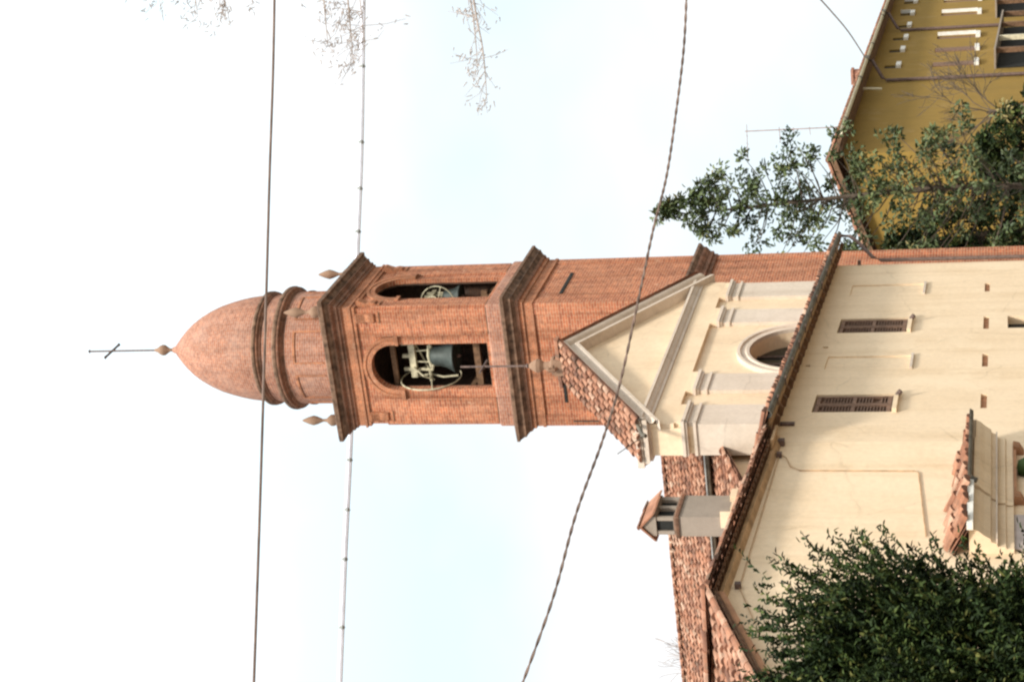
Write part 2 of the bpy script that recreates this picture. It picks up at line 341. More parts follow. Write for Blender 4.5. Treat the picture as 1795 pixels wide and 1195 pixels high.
        for i in range(nc):
            for j in range(nr):
                tint = r.random(); cx = (i + 0.5) * tw + r.uniform(-.02, .02) * jit; off = r.uniform(-.03, .03) * jit
                s0, s1 = j * tl + off - (0.05 if j == 0 else 0), (j + 1) * tl + off + 0.05
                lift = 0.0 + r.uniform(0, .012) * jit; skew = r.uniform(-.015, .015) * jit
                rows = []
                for s, rad, h in ((s0, tw * 0.40, 0.028 + lift), (s1, tw * 0.33, 0.0 + lift)):
                    rows.append([O + B * s + A * (cx + (skew if s == s1 else 0) + rad * math.cos(a)) + Nn * (rad * 0.9 * math.sin(a) + h)
                                 for a in [math.pi * k / 5 for k in range(6)]])
                for k in range(5):
                    self.face([rows[0][k], rows[1][k], rows[1][k + 1], rows[0][k + 1]], tint=tint)
                self.face([rows[0][k] for k in range(6)], tint=0.08)
    def ridge(self, P0, P1, rad=0.12, tl=0.4, seed=3, up=(0, 0, 1)):
        r = random.Random(seed); P0, P1 = Vector(P0), Vector(P1); D = P1 - P0; n = max(1, round(D.length / tl)); D.normalize()
        S = D.cross(Vector(up)).normalized(); U = S.cross(D); step = (P1 - P0).length / n
        for j in range(n):
            tint = r.random(); a0, a1 = j * step, (j + 1) * step + 0.04; rows = []
            for s, rr in ((a0, rad * 1.12), (a1, rad * 0.95)):
                h = r.uniform(0, .015)
                rows.append([P0 + D * s + S * rr * math.cos(a) + U * (rr * math.sin(a) * 0.9 + h) for a in [math.pi * k / 6 for k in range(7)]])
            for k in range(6): self.face([rows[0][k], rows[1][k], rows[1][k + 1], rows[0][k + 1]], tint=tint)
            self.face(rows[0], tint=0.2); self.face(rows[1][::-1], tint=0.2)
    def build(self, name, mat, parent=None, smooth=False, loc=None):
        me = bpy.data.meshes.new(name); me.from_pydata(self.v, [], self.f)
        me.uv_layers.new(name='UVMap').data.foreach_set('uv', [c for p in self.uv for c in p])
        a = me.attributes.new('tint', 'FLOAT', 'FACE'); a.data.foreach_set('value', self.t)
        me.materials.append(mat if not isinstance(mat, str) else M[mat])
        if smooth:
            import bmesh
            bm = bmesh.new(); bm.from_mesh(me); bmesh.ops.remove_doubles(bm, verts=bm.verts, dist=1e-4); bm.to_mesh(me); bm.free()
            me.shade_smooth()
        me.update()
        o = bpy.data.objects.new(name, me); C.objects.link(o)
        if parent == 'near wing': o.parent = house; o.location = (LC, 0, 0); o.rotation_euler = (0, 0, R(dth))
        elif parent: o.parent = parent
        if loc: o.location = loc
        return o

def thing(name, label, cat, loc=(0, 0, 0), rot=0.0, group=None):
    o = bpy.data.objects.new(name, None); C.objects.link(o); o.empty_display_size = 0.3
    o.location = loc; o.rotation_euler = (0, 0, R(rot)); o['label'] = label; o['category'] = cat
    if group: o['group'] = group
    return o
def tag(o, label, cat, group=None):
    o['label'] = label; o['category'] = cat
    if group: o['group'] = group
    return o
def dup(o, parent=None):
    c = o.copy(); C.objects.link(c)
    if parent: c.parent = parent
    for ch in o.children: dup(ch, c)
    return c

# ------------------------------------------------------------------ ground
g = MB(); g.face([(-1500, -600, 0), (1500, -600, 0), (1500, 4000, 0), (-1500, 4000, 0)])
go = g.build('ground', 'ground'); go['kind'] = 'structure'

# ================================================================== BELL TOWER
TW, TN = 3.75, 4.0        # plan size along the two faces
tower = thing('bell_tower', 'tall square red brick bell tower with a round drum and pointed brick dome', 'bell tower', (1.10, 55.0, 0), 67.6)
b = MB(); b.nbox(0, TW, -TN, 0, 0, 15.9)
# shallow corner strips and the chipped slots of old putlogs
for t0, t1 in ((-0.03, 0.34), (TW - 0.34, TW + 0.03)): b.nbox(t0, t1, -0.34, 0.03, 0, 15.85)
b.nbox(-0.03, 0.34, -TN - 0.03, -TN + 0.34, 0, 15.85); b.nbox(TW - .34, TW + 0.03, -TN - 0.03, -TN + 0.34, 0, 15.85)
shaft = b.build('shaft', 'brick', tower)
for q in ((0.80, 2.55, 0.0, 0.028, 14.82, 14.92), (-0.028, 0.0, -3.25, -2.35, 14.82, 14.91), (-0.034, 0.0, -3.9, -3.86, 13.9, 14.7)):
    b = MB(); b.nbox(*q); b.build('dark_slot', 'dark', tower)
# string course
b = MB(); b.mould(0, TW, 0, TN, [(0.035, 10.45), (0.06, 10.45), (0.06, 10.55), (0.13, 10.58), (0.13, 10.68), (0.24, 10.82), (0.24, 10.90)], cap=False)
b.build('string_course', 'brick_dark', tower)
b = MB(); b.mould(0, TW, 0, TN, [(0.24, 10.90), (0.33, 11.0), (0.33, 11.08), (0.05, 11.16)], cap=False)
b.build('coping', 'moss', tower)
# lower cornice (under the belfry)
b = MB(); b.mould(0, TW, 0, TN, [(0.02, 15.55), (0.06, 15.57), (0.06, 15.66), (0.035, 15.68), (0.035, 15.86), (0.09, 15.88), (0.09, 15.96), (0.12, 15.98)], cap=False)
b.build('cornice_moulding', 'brick_trim', tower)
b = MB(); b.mould(0, TW, 0, TN, [(0.12, 15.98), (0.15, 16.0), (0.17, 16.08)], cap=False)
b.build('cornice_moulding', 'brick_dark', tower)
b = MB(); b.mould(0, TW, 0, TN, [(0.17, 16.08), (0.25, 16.16), (0.29, 16.18), (0.29, 16.24), (0.36, 16.36), (0.40, 16.38), (0.40, 16.47), (0.0, 16.62)])
b.build('cornice_coping', 'moss', tower)

# belfry: four arched walls
BX0, BX1, BY0, BY1 = 0.05, 3.66, 0.05, 3.95         # local x, y box of the belfry
SILL, SPR, HW, TH = 17.17, 20.24, 0.755, 0.24
def arch(cu, hw, sill, spr, seg=18):
    return [(cu - hw, sill), (cu + hw, sill)] + [(cu + hw * math.cos(math.pi * k / seg), spr + hw * math.sin(math.pi * k / seg)) for k in range(seg + 1)]
PL = lambda u, z, d: (BX0 + d, u, z)                # left face, u = y
PR = lambda u, z, d: (u, BY0 + d, z)                # right face, u = x
PB = lambda u, z, d: (BX1 - d, u, z)
PF = lambda u, z, d: (u, BY1 - d, z)
UL, UR = 2.02, 1.68
HWS = {UL: HW, UR: 0.83}; THS = {UL: TH, UR: 0.13}
b = MB(); TOPB = 21.5
for P, u0, u1, cu in ((PL, BY0, BY1, UL), (PR, BX0, BX1, UR), (PB, BY0, BY1, UL), (PF, BX0, BX1, UR)):
    b.holed(P, u0, u1, 16.5, TOPB, arch(cu, HWS[cu], SILL, SPR), THS[cu])
b.build('belfry_wall', 'brick', tower)
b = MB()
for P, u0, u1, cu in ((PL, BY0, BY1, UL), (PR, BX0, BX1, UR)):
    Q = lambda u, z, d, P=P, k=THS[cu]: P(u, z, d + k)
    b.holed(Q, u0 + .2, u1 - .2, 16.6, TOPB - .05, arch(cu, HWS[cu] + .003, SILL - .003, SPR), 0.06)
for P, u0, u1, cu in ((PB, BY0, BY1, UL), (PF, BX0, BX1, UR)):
    b.face([P(u0 + .2, 16.6, TH), P(u1 - .2, 16.6, TH), P(u1 - .2, TOPB - .05, TH), P(u0 + .2, TOPB - .05, TH)])  # far arches closed by added solid faces, keeping light out of the belfry
b.build('belfry_shade_lining', 'brick_inner', tower)
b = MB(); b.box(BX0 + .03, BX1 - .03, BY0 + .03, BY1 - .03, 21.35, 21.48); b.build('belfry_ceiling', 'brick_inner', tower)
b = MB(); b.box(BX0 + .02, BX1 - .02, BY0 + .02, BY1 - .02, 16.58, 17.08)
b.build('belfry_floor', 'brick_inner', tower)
# pedestals at the foot of the belfry piers
b = MB()
b.mould(BX0, BX1, BY0, BY1, [(0.075, 16.55), (0.075, 17.0), (0.04, 17.06), (0.0, 17.08)], cap=False)
b.build('plinth', 'brick_dome', tower)
# piers standing slightly proud, with imposts and consoles
def pier_set(P, u0, u1, cu):
    for a, c in ((u0 + 0.02, cu - HWS[cu] - 0.30), (cu + HWS[cu] + 0.30, u1 - 0.02)):
        if c - a < .1: continue
        q = [P(a, 17.08, -0.055), P(c, 17.08, -0.055), P(c, 20.75, -0.055), P(a, 20.75, -0.055)]
        d = Vector(P(0, 0, 0.06)) - Vector(P(0, 0, 0)); b = MB(); b.prism(q, d); b.build('pier', 'brick', tower)
def archivolt(P, cu, mb, r0, r1, dz, seg=22):
    prof = [(r0, 0.0), (r0, -dz), (r0 + (r1 - r0) * .45, -dz), (r0 + (r1 - r0) * .5, -dz * .6), (r0 + (r1 - r0) * .62, -dz * .6), (r0 + (r1 - r0) * .66, -dz * 1.25), (r1, -dz * 1.25), (r1, 0.0)]
    for k in range(seg):
        a0, a1 = math.pi * k / seg, math.pi * (k + 1) / seg
        for (ra, da), (rb, db) in zip(prof, prof[1:]):
            mb.face([P(cu + ra * math.cos(a0), SPR + ra * math.sin(a0), da), P(cu + ra * math.cos(a1), SPR + ra * math.sin(a1), da),
                     P(cu + rb * math.cos(a1), SPR + rb * math.sin(a1), db), P(cu + rb * math.cos(a0), SPR + rb * math.sin(a0), db)])
    for s in (-1, 1):                               # the band runs down the jambs a little and stops on an impost
        for (ra, da), (rb, db) in zip(prof, prof[1:]):
            mb.face([P(cu + s * ra, SPR, da), P(cu + s * rb, SPR, db), P(cu + s * rb, SPR - 0.12, db), P(cu + s * ra, SPR - 0.12, da)])
        q = [P(cu + s * (r0 - .0), SPR - .24, -0.10), P(cu + s * (r1 + .05), SPR - .24, -0.10), P(cu + s * (r1 + .05), SPR - .12, -0.10), P(cu + s * (r0 - .0), SPR - .12, -0.10)]
        mb.prism(q, Vector(P(0, 0, 0.10)) - Vector(P(0, 0, 0)))
for P, u0, u1, cu in ((PL, BY0, BY1, UL), (PR, BX0, BX1, UR), (PB, BY0, BY1, UL), (PF, BX0, BX1, UR)):
    b = MB(); archivolt(P, cu, b, HWS[cu], HWS[cu] + 0.27, 0.05); b.build('archivolt', 'brick_trim', tower)
for P, u0, u1, cu in ((PL, BY0, BY1, UL), (PR, BX0, BX1, UR), (PB, BY0, BY1, UL), (PF, BX0, BX1, UR)): pier_set(P, u0, u1, cu)
def console(P, u):
    m = MB(); w = 0.13
    pr = [(20.62, -0.055), (20.66, -0.12), (20.8, -0.14), (20.95, -0.11), (21.1, -0.16), (21.2, -0.20), (21.26, -0.20), (21.26, 0.0), (20.62, 0.0)]
    m.prism([P(u - w, z, d) for z, d in pr], Vector(P(u + w, 0, 0)) - Vector(P(u - w, 0, 0)))
    m.prism([P(u - w - .05, z, d) for z, d in ((20.50, -.02), (20.50, -.09), (20.58, -.09), (20.58, -.02))], Vector(P(u + w + .05, 0, 0)) - Vector(P(u - w - .05, 0, 0)))
    m.build('console', 'brick_trim', tower)
for u in (0.32, 3.66): console(PL, u)
for u in (0.34, 3.34): console(PR, u)
# entablature and crowning cornice
CX0, CX1, CY0, CY1 = BX0, BX1, BY0, BY1
b = MB(); b.mould(CX0, CX1, CY0, CY1, [(0.0, 21.28), (0.06, 21.28), (0.06, 21.38), (0.10, 21.40), (0.10, 21.46), (0.05, 21.48), (0.05, 21.70), (0.08, 21.72)], cap=False)
b.build('entablature', 'brick_trim', tower)
b = MB(); b.mould(CX0, CX1, CY0, CY1, [(0.08, 21.72), (0.10, 21.72), (0.10, 21.78), (0.16, 21.82), (0.16, 21.90), (0.22, 21.96), (0.26, 21.97), (0.26, 22.04)], cap=False)
b.build('cornice_moulding', 'brick_dark', tower)
b = MB(); b.mould(CX0, CX1, CY0, CY1, [(0.26, 22.04), (0.30, 22.08), (0.34, 22.15), (0.43, 22.17), (0.43, 22.30), (0.36, 22.34), (-0.3, 22.62)])
b.build('cornice_coping', 'moss', tower)
# drum and dome
DX, DY = 1.80, 2.03
def ring(z0, r0, r1, h):
    return [(r0, z0), (r0 + .03, z0), (r0 + .03, z0 + h * .2), (r0 + (r1 - r0) * .5, z0 + h * .35), (r1 - .02, z0 + h * .6), (r1, z0 + h * .65), (r1, z0 + h * .9), (r1 - .04, z0 + h)]
b = MB(); b.lathe([(1.82, 22.3), (1.82, 23.96)], DX, DY, 64)
b.build('drum', 'brick_dome', tower, True)
for j in range(8):                                 # eight raised frames round the drum
    m = MB(); ang = -157.5 + 45 * j
    for (a0, a1, z0, z1) in ((-16.5, -15.0, 22.55, 23.50), (15.0, 16.5, 22.55, 23.50), (-16.5, 16.5, 23.50, 23.57)):
        k = 8 if a1 - a0 > 10 else 1
        for i in range(k):
            p, q = R(ang + a0 + (a1 - a0) * i / k), R(ang + a0 + (a1 - a0) * (i + 1) / k)
            m.prism([(DX + r_ * math.cos(a), DY + r_ * math.sin(a), z0) for r_, a in ((1.81, p), (1.81, q), (1.852, q), (1.852, p))], (0, 0, z1 - z0))
    m.build('panel_frame', 'brick_trim', tower)
b = MB(); b.lathe(ring(23.86, 1.80, 1.98, 0.22) + [(1.99, 24.08)], DX, DY, 64); b.build('ring_moulding', 'brick_dark', tower, True)
b = MB(); b.lathe([(1.99, 24.08), (2.01, 24.12), (2.0, 24.20), (1.75, 24.30)], DX, DY, 64); b.build('ring_coping', 'moss', tower, True)
b = MB(); b.lathe([(1.74, 24.25), (1.74, 24.74)], DX, DY, 64); b.build('attic_ring', 'brick_dome', tower, True)
b = MB(); b.lathe(ring(24.68, 1.74, 1.84, 0.16), DX, DY, 64); b.build('ring_moulding', 'brick_dark', tower, True)
b = MB(); b.lathe([(1.82, 24.84), (1.86, 24.86), (1.86, 24.96), (1.70, 25.02)], DX, DY, 64); b.build('ring_coping', 'moss', tower, True)
dome = [(1.72, 24.98), (1.715, 25.3), (1.68, 25.6), (1.62, 25.92), (1.54, 26.25), (1.43, 26.62), (1.28, 26.98), (1.10, 27.32), (0.90, 27.62), (0.68, 27.88), (0.46, 28.1), (0.27, 28.27), (0.13, 28.39), (0.09, 28.5), (0.0, 28.52)]
b = MB(); b.lathe(dome, DX, DY, 64); b.build('dome', 'brick_dome', tower, True)
# ball and iron cross (its arm runs along the right-hand face)
b = MB(); b.lathe([(0.0, 28.46), (0.07, 28.48), (0.05, 28.6), (0.10, 28.68), (0.17, 28.78), (0.185, 28.86), (0.15, 28.96), (0.08, 29.05), (0.045, 29.16), (0.0, 29.2)], DX, DY, 20)
ball = b.build('ball', 'finial', tower, True)
b = MB(); b.tube([(DX, DY, 29.1), (DX, DY, 31.55)], 0.035, 8); b.tube([(DX - .52, DY, 30.72), (DX + .52, DY, 30.72)], 0.04, 8)
for p in ((DX, DY, 31.55), (DX - .54, DY, 30.72), (DX + .54, DY, 30.72)):
    b.lathe([(0, p[2] - .07), (.065, p[2]), (0, p[2] + .07)], p[0], p[1], 8)
b.build('cross', 'iron', tower)
# corner finials
def finial(x, y):
    m = MB(); m.lathe([(0.22, 22.3), (0.22, 22.36), (0.10, 22.42), (0.14, 22.5), (0.185, 22.60), (0.185, 22.69), (0.12, 22.78), (0.06, 22.84), (0.045, 22.96), (0.06, 23.0), (0.13, 23.17), (0.16, 23.29), (0.12, 23.44), (0.04, 23.64), (0.0, 23.7)], x, y, 18)
    m.build('finial', 'finial', tower, True)
for x in (BX0 + .14, BX1 - .10):
    for y in (BY0 + .12, BY1 - .06): finial(x, y)
# timber beams inside the belfry
for x0, x1, y0, y1, z0, z1 in ((0.55, 0.68, .5, 3.5, 20.35, 20.5), (0.75, 0.95, .5, 3.5, 17.65, 17.85), (2.5, 2.65, .5, 3.5, 17.7, 17.9), (0.5, 3.2, 3.05, 3.2, 18.0, 18.15), (.5, 3.2, 0.62, 0.76, 17.55, 17.7)):
    m = MB(); m.box(x0, x1, y0, y1, z0, z1); m.build('beam', 'wood', tower)

# bells
def bell(label, x, y, zr, axis, s=1.0, offs=0):
    """bell hanging from a painted yoke; rotation axis along local y ('n') or x ('t'); zr = rim height"""
    th = R(67.6); d = Vector((math.cos(th), math.sin(th), 0)); q = Vector((-math.sin(th), math.cos(th), 0))
    loc = Vector((1.10, 55.0, 0)) + d * x + q * y + Vector((0, 0, zr))
    t = thing('church_bell', label, 'bell', loc, 67.6 + (0 if axis == 'n' else 90), 'bells hanging in the belfry')
    m = MB(); m.lathe([(0.0, .05 * s), (0.44 * s, .04 * s), (0.485 * s, 0.0), (0.48 * s, 0.05 * s), (0.40 * s, 0.17 * s), (0.33 * s, 0.32 * s), (0.28 * s, 0.52 * s), (0.255 * s, 0.68 * s), (0.20 * s, 0.76 * s), (0.08 * s, 0.80 * s), (0.0, .8 * s)], 0, 0, 32)
    m.build('bell_body', 'bronze', t, True)
    m = MB(); h = .8 * s
    m.box(-.07 * s, .07 * s, -.62 * s, .62 * s, h + .42 * s, h + .60 * s)          # top bar
    for yy in (-.42, .42):
        m.tube([(0, yy * s, h + .45 * s), (0, yy * .95 * s, h + .2 * s), (0, yy * 1.0 * s, h - .02 * s), (0, yy * .6 * s, h - .06 * s)], .045 * s, 8)
    m.tube([(0, -.34 * s, h), (0, 0, h + .05 * s), (0, .34 * s, h)], .05 * s, 8)
    m.tube([(0, -.18 * s, h), (0, -.16 * s, h + .44 * s)], .02 * s, 6); m.tube([(0, .18 * s, h), (0, .16 * s, h + .44 * s)], .02 * s, 6)
    for yy in (-.4, -.02, .38): m.box(-.045 * s, .045 * s, (yy - .045) * s, (yy + .045) * s, h + .60 * s, h + .80 * s)
    m.tube([(0, .62 * s, h + .5 * s), (.12 * s, .60 * s, h + .1 * s), (.05 * s, .66 * s, h - .3 * s), (0, .60 * s, h - .75 * s)], .03 * s, 6)
    m.tube([(.1 * s, -.5 * s, h + .5 * s), (.2 * s, .2 * s, h + .25 * s), (.1 * s, .62 * s, h + .05 * s)], .025 * s, 6)
    m.tube([(-.1 * s, .30 * s, h + .5 * s), (-.2 * s, .52 * s, h + .2 * s), (-.05 * s, .70 * s, h - .05 * s)], .03 * s, 6)
    m.build('yoke', 'yoke', t)
    m = MB(); cz = h + .05 * s; rr = (.86 if axis == 'n' else .70) * s; yy = .66 * s
    ringp = [(rr * math.cos(2 * math.pi * k / 36), yy, cz + rr * math.sin(2 * math.pi * k / 36)) for k in range(37)]
    m.tube(ringp, .022 * s, 6)
    for k in range(1):
        a = math.pi * k / 3 + .3; m.tube([(rr * math.cos(a), yy, cz + rr * math.sin(a)), (-rr * math.cos(a), yy, cz - rr * math.sin(a))], .02 * s, 5)
    m.tube([(0, .42 * s, cz), (0, yy + .1, cz)], .05 * s, 8)
    m.build('wheel', 'yoke', t)
    m = MB(); m.tube([(0, 0, h * .9), (0, 0, .02)], .02 * s, 6); m.lathe([(0, -.12 * s), (.06 * s, -.06 * s), (.06 * s, 0), (0, .06 * s)], 0, 0, 12)
    m.build('clapper', 'iron', t)
    return t
bell('dark bronze bell under a cream yoke in the left arch of the brick belfry', 0.85, 2.0, 18.42, 'n', 1.12)
bell('bell with a pale wheel half hidden in the narrow right arch of the brick belfry', 2.55, 0.66, 18.55, 't', .78)

# ================================================================== CHURCH
church = thing('church', 'pale plastered church front with a triangular pediment, round window and tiled nave', 'church', (1.93, 54.66, 0), 67.6)
FL, FR, FC = -10.65, -1.35, -6.0
b = MB(); WP = lambda u, z, d: (u, d, z)
wc, wr = (-6.1, 6.92), 1.32
circ = [(wc[0] + wr * math.cos(2 * math.pi * k / 48), wc[1] + wr * math.sin(2 * math.pi * k / 48)) for k in range(48)]
b.holed(WP, FL, FR, 5.0, 9.55, circ, 0.42)
b.face([(FL, 0, 0), (FR, 0, 0), (FR, 0, 5), (FL, 0, 5)])
b.face([(FL, 0, 9.55), (FR, 0, 9.55), (FR, 0, 10.3), (FL, 0, 10.3)])
b.face([(FL, .72, 0), (FL, 0, 0), (FL, 0, 10.3), (FL, .72, 10.3)]); b.face([(FR, 0, 0), (FR, .72, 0), (FR, .72, 10.3), (FR, 0, 10.3)])
b.face([(FR, .72, 0), (FL, .72, 0), (FL, .72, 10.3), (FR, .72, 10.3)])
b.build('facade_wall', 'pale', church)
# tympanum with its back
APX, BSE = 13.22, 10.42
b = MB(); b.prism([(FL + .05, 0, BSE), (FR - .05, 0, BSE), (FC, 0, APX - .05)], (0, 0.70, 0)); b.build('tympanum', 'pale', church)
# pilasters with capitals
for t0, t1 in ((-2.4, -1.3), (-4.3, -3.34), (-8.76, -7.72), (-10.65, -9.62)):
    m = MB(); m.nbox(t0, t1, 0, 0.10, 0, 8.98); p = m.build('pilaster', 'stone', church)
    m = MB(); m.nbox(t0 - .04, t1 + .04, 0, 0.14, 8.98, 9.05); m.nbox(t0, t1, 0, 0.10, 9.05, 9.20); m.nbox(t0 - .05, t1 + .05, 0, 0.15, 9.20, 9.26); m.nbox(t0 - .09, t1 + .09, 0, 0.19, 9.26, 9.34)
    m.build('capital', 'stone', p)
# the corner pilasters return along the flank
m = MB(); m.nbox(FL - .10, FL, -.72, 0.10, 0, 8.98); m.nbox(FL - .14, FL, -.72, .14, 8.98, 9.05); m.nbox(FL - .15, FL, -.72, .15, 9.20, 9.26); m.nbox(FL - .19, FL, -.72, .19, 9.26, 9.34)
m.build('flank_pilaster', 'stone', church)
# entablature
m = MB()
for t0, t1 in ((-2.46, FR + .02), (-4.36, -3.28), (-8.82, -7.66), (FL - .02, -9.66)): m.nbox(t0, t1, 0.0, 0.135, 9.34, 9.52)
m.nbox(FL - .10, FR + .10, 0.0, 0.115, 9.52, 10.08); m.nbox(FL - .115, FL, -.72, 0.0, 9.34, 10.08)
m.build('frieze', 'pale', church)
m = MB(); m.mould(FL, FR, 0, 0.70, [(0.10, 10.08), (0.15, 10.09), (0.15, 10.15), (0.20, 10.20), (0.24, 10.28), (0.28, 10.29), (0.28, 10.36)], cap=False)
x0, x1, y0, y1 = FL - .28, FR + .28, -.28, .70 + .28
m.face([(x0, y0, 10.36), (x1, y0, 10.36), (x1, 0.02, 10.45), (x0, 0.02, 10.45)])
m.face([(x0, y1, 10.36), (x0, y0, 10.36), (x0, 0.02, 10.45), (x0, y1, 10.45)])
m.build('pediment_cornice', 'stone', church)
# raking cornices
sl = (APX - BSE) / (FC - FL)
ang = math.atan(sl)
for s in (-1, 1):
    m = MB(); prof = [(-.30, .0), (-.30, .10), (-.22, .16), (-.22, .24), (-.30, .30), (-.34, .36), (-.34, .46)]   # (n toward us as -y, height along the slope normal)
    e = FL - .28 if s < 0 else FR + .28
    def at(t, y, h):                                     # a point on the rake at plan position t
        zz = BSE - .02 + (t - (FL - .0)) * sl if s < 0 else BSE - .02 + ((FR + .0) - t) * sl
        return (t, y, zz - .20 + h)
    pr = [(0.0, -.22)] + [(p_, h - .20) for p_, h in prof] + [(0.02, .30)]
    for (ya, ha), (yb, hb) in zip(pr, pr[1:]):
        m.face([at(e, ya, ha), at(FC, ya, ha), at(FC, yb, hb), at(e, yb, hb)])
    m.build('raking_cornice', 'stone', church)
# round window: ring moulding and dark glass with bars
m = MB(); prof = [(1.32, .0), (1.32, .10), (1.40, .11), (1.42, .07), (1.54, .07), (1.56, .12), (1.64, .12), (1.66, .0)]
for k in range(56):
    a0, a1 = 2 * math.pi * k / 56, 2 * math.pi * (k + 1) / 56
    for (ra, na), (rb, nb) in zip(prof, prof[1:]):
        m.face([(wc[0] + ra * math.cos(a0), -na, wc[1] + ra * math.sin(a0)), (wc[0] + rb * math.cos(a0), -nb, wc[1] + rb * math.sin(a0)),
                (wc[0] + rb * math.cos(a1), -nb, wc[1] + rb * math.sin(a1)), (wc[0] + ra * math.cos(a1), -na, wc[1] + ra * math.sin(a1))])
win = m.build('round_window', 'stone', church)
m = MB(); m.face([(p_[0], 0.40, p_[1]) for p_ in circ]); m.build('glass', 'glass', win)
m = MB()
for k in (-.5, 0, .5): m.nbox(wc[0] + k - .02, wc[0] + k + .02, -.39, -.35, wc[1] - 1.2, wc[1] + 1.2)
m.build('bars', 'iron', win)
# tiles over the pediment
m = MB(); cs, sn = math.cos(ang), math.sin(ang); SLn = (FC - (FL - .30)) / cs
for s in (-1, 1):
    e = FL - .30 if s < 0 else FR + .30
    z = BSE - .02 - .30 * sl + .12
    m.tiles((e, -.40, z), (0, 1, 0), 1.22, (cs if s < 0 else -cs, 0, sn), SLn, 0.22, 0.38, 1.3, True, 11 + s)
m.ridge((FC, -.42, APX + .12), (FC, .92, APX + .12), .14, .4)
m.build('pediment_roof', 'tile', church)
m = MB()
for s in (-1, 1):
    e = FL - .30 if s < 0 else FR + .30; z = BSE - .02 - .30 * sl + .06
    m.prism([(e, -.30, z - .04), (FC, -.30, APX + .04), (FC, -.30, APX - .08), (e, -.30, z - .14)], (0, 1.15, 0))
m.build('roof_boarding', 'stone', church)
# iron cross over the pediment
m = MB(); zc = APX + .2; X, Y = FC, 0.35
m.box(X - .22, X + .22, Y - .22, Y + .22, zc - .35, zc + .1)
m.lathe([(0.26, zc + .1), (.26, zc + .16), (.12, zc + .24), (.1, zc + .4), (.17, zc + .5), (.19, zc + .6), (.12, zc + .74), (.05, zc + .82), (0, zc + .85)], X, Y, 16)
for s in (-1, 1):
    m.tube([(X + s * .2, Y, zc + .02), (X + s * .34, Y, zc + .06), (X + s * .38, Y, zc + .18), (X + s * .28, Y, zc + .24), (X + s * .22, Y, zc + .16)], .05, 8)
ped = m.build('pedestal', 'finial', church)
m = MB(); m.tube([(X, Y, zc + .75), (X, Y, zc + 2.75)], .03, 8); m.tube([(X - .42, Y, zc + 2.1), (X + .42, Y, zc + 2.1)], .03, 8)
m.lathe([(0, zc + .78), (.075, zc + .86), (0, zc + .95)], X, Y, 10)
m.build('cross', 'iron', ped)
# little gutter spout at the left end of the pediment
m = MB(); m.tube([(FL - .35, -.2, 10.35), (FL - .85, -.2, 10.15), (FL - .95, -.2, 10.05)], .05, 8); m.tube([(FL - .95, -.2, 10.1), (FL - 1.7, -.1, 10.6)], .012, 5); m.build('spout', 'gutter', church)
# nave behind the front
NR, NE = 10.72, 9.02
m = MB(); m.nbox(-9.35, -2.6, -22, -.76, 0, 8.95); m.prism([(-9.35, .76, 8.95), (-2.6, .76, 8.95), (FC, .76, 10.6)], (0, 20.9, 0)); m.build('nave_wall', 'pale', church)
m = MB(); eL = -9.75; s_n = (NR - NE) / (FC - eL); W = math.hypot(FC - eL, NR - NE); B_ = ((FC - eL) / W, 0, (NR - NE) / W)
m.tiles((eL, .74, NE), (0, 1, 0), 22, B_, W, 0.2, 0.38, 1.6, True, 21)
m.tiles((-2.35, .74, NE), (0, 1, 0), 22, (-B_[0], 0, B_[2]), W, 0.2, 0.38, 1.0, True, 22)
m.ridge((FC, .74, NR + .03), (FC, 23.0, NR + .03), .12, .42)
for k in range(74):                                       # cross-laid tile ends along the ridge
    y = 1.1 + k * .29; m.ridge((FC - .26, y, NR + .03), (FC + .2, y, NR + .13), .07, .5, k)
m.build('nave_roof', 'tile', church)
m = MB(); m.tube([(eL - .04, .74, NE - .06), (eL - .04, 23, NE - .06)], .075, 8); m.build('nave_gutter', 'gutter', church)
m = MB(); m.tube([(eL - .13, .74, NE - .02), (eL - .13, 23, NE - .02)], .02, 6); m.build('gutter_lip', 'zinc', church)
# side aisle lean-to
m = MB(); m.nbox(-13.6, -9.35, -23, -0.9, 0, 7.2); m.prism([(-13.6, .9, 7.2), (-9.35, .9, 7.2), (-9.35, .9, 8.7)], (0, 22, 0)); m.build('aisle_wall', 'pale', church)
m = MB(); W = math.hypot(4.5, 1.66); m.tiles((-13.9, 0.5, 7.2), (0, 1, 0), 22, (4.5 / W, 0, 1.66 / W), W, 0.22, 0.38, 2.2, True, 31)
m.build('aisle_roof', 'tile', church)

# ================================================================== CREAM HOUSE
# two wings of one front: the long wing (origin at its far end) and the near wing bent a little toward us
house = thing('cream_house', 'long cream plastered house with arched-over shuttered openings and tiled eaves before the church', 'house', (1.82, 50.0, 0), 75.3)
house['label'] = 'long cream plastered house with brown shuttered windows and a chimney, before the church front'
LC = -15.0
EZ = 6.0
wins = [(-7.0, -5.72, 3.92, 5.48), (-13.12, -11.92, 3.92, 5.48)]
blinds = [(-3.4, -2.3, 3.72, 5.46), (-10.02, -9.0, 3.74, 5.5)]
vents = [(-3.3, -2.42, 2.13, 2.25), (-6.86, -5.74, 2.13, 2.25), (-9.97, -8.97, 2.13, 2.25), (-12.93, -11.97, 2.13, 2.25)]
low = (-6.82, -5.72, 0.9, 1.72)
m = MB()
holes = [(a, c, z0, z1, .16) for a, c, z0, z1 in wins] + [(a, c, z0, z1, .035) for a, c, z0, z1 in blinds] + [(a, c, z0, z1, .14) for a, c, z0, z1 in vents] + [(*low, .28)]
holes += [(-8.32, -8.16, 5.56, 5.68, .15), (-9.8, -9.66, 5.82, 5.92, .15)]
m.grid_wall([LC, 0.0], [0, 6.25], holes)
m.face([(0, 0, 0), (0, 1.5, 0), (0, 1.5, 6.25), (0, 0, 6.25)])
m.build('long_wall', 'cream', house)
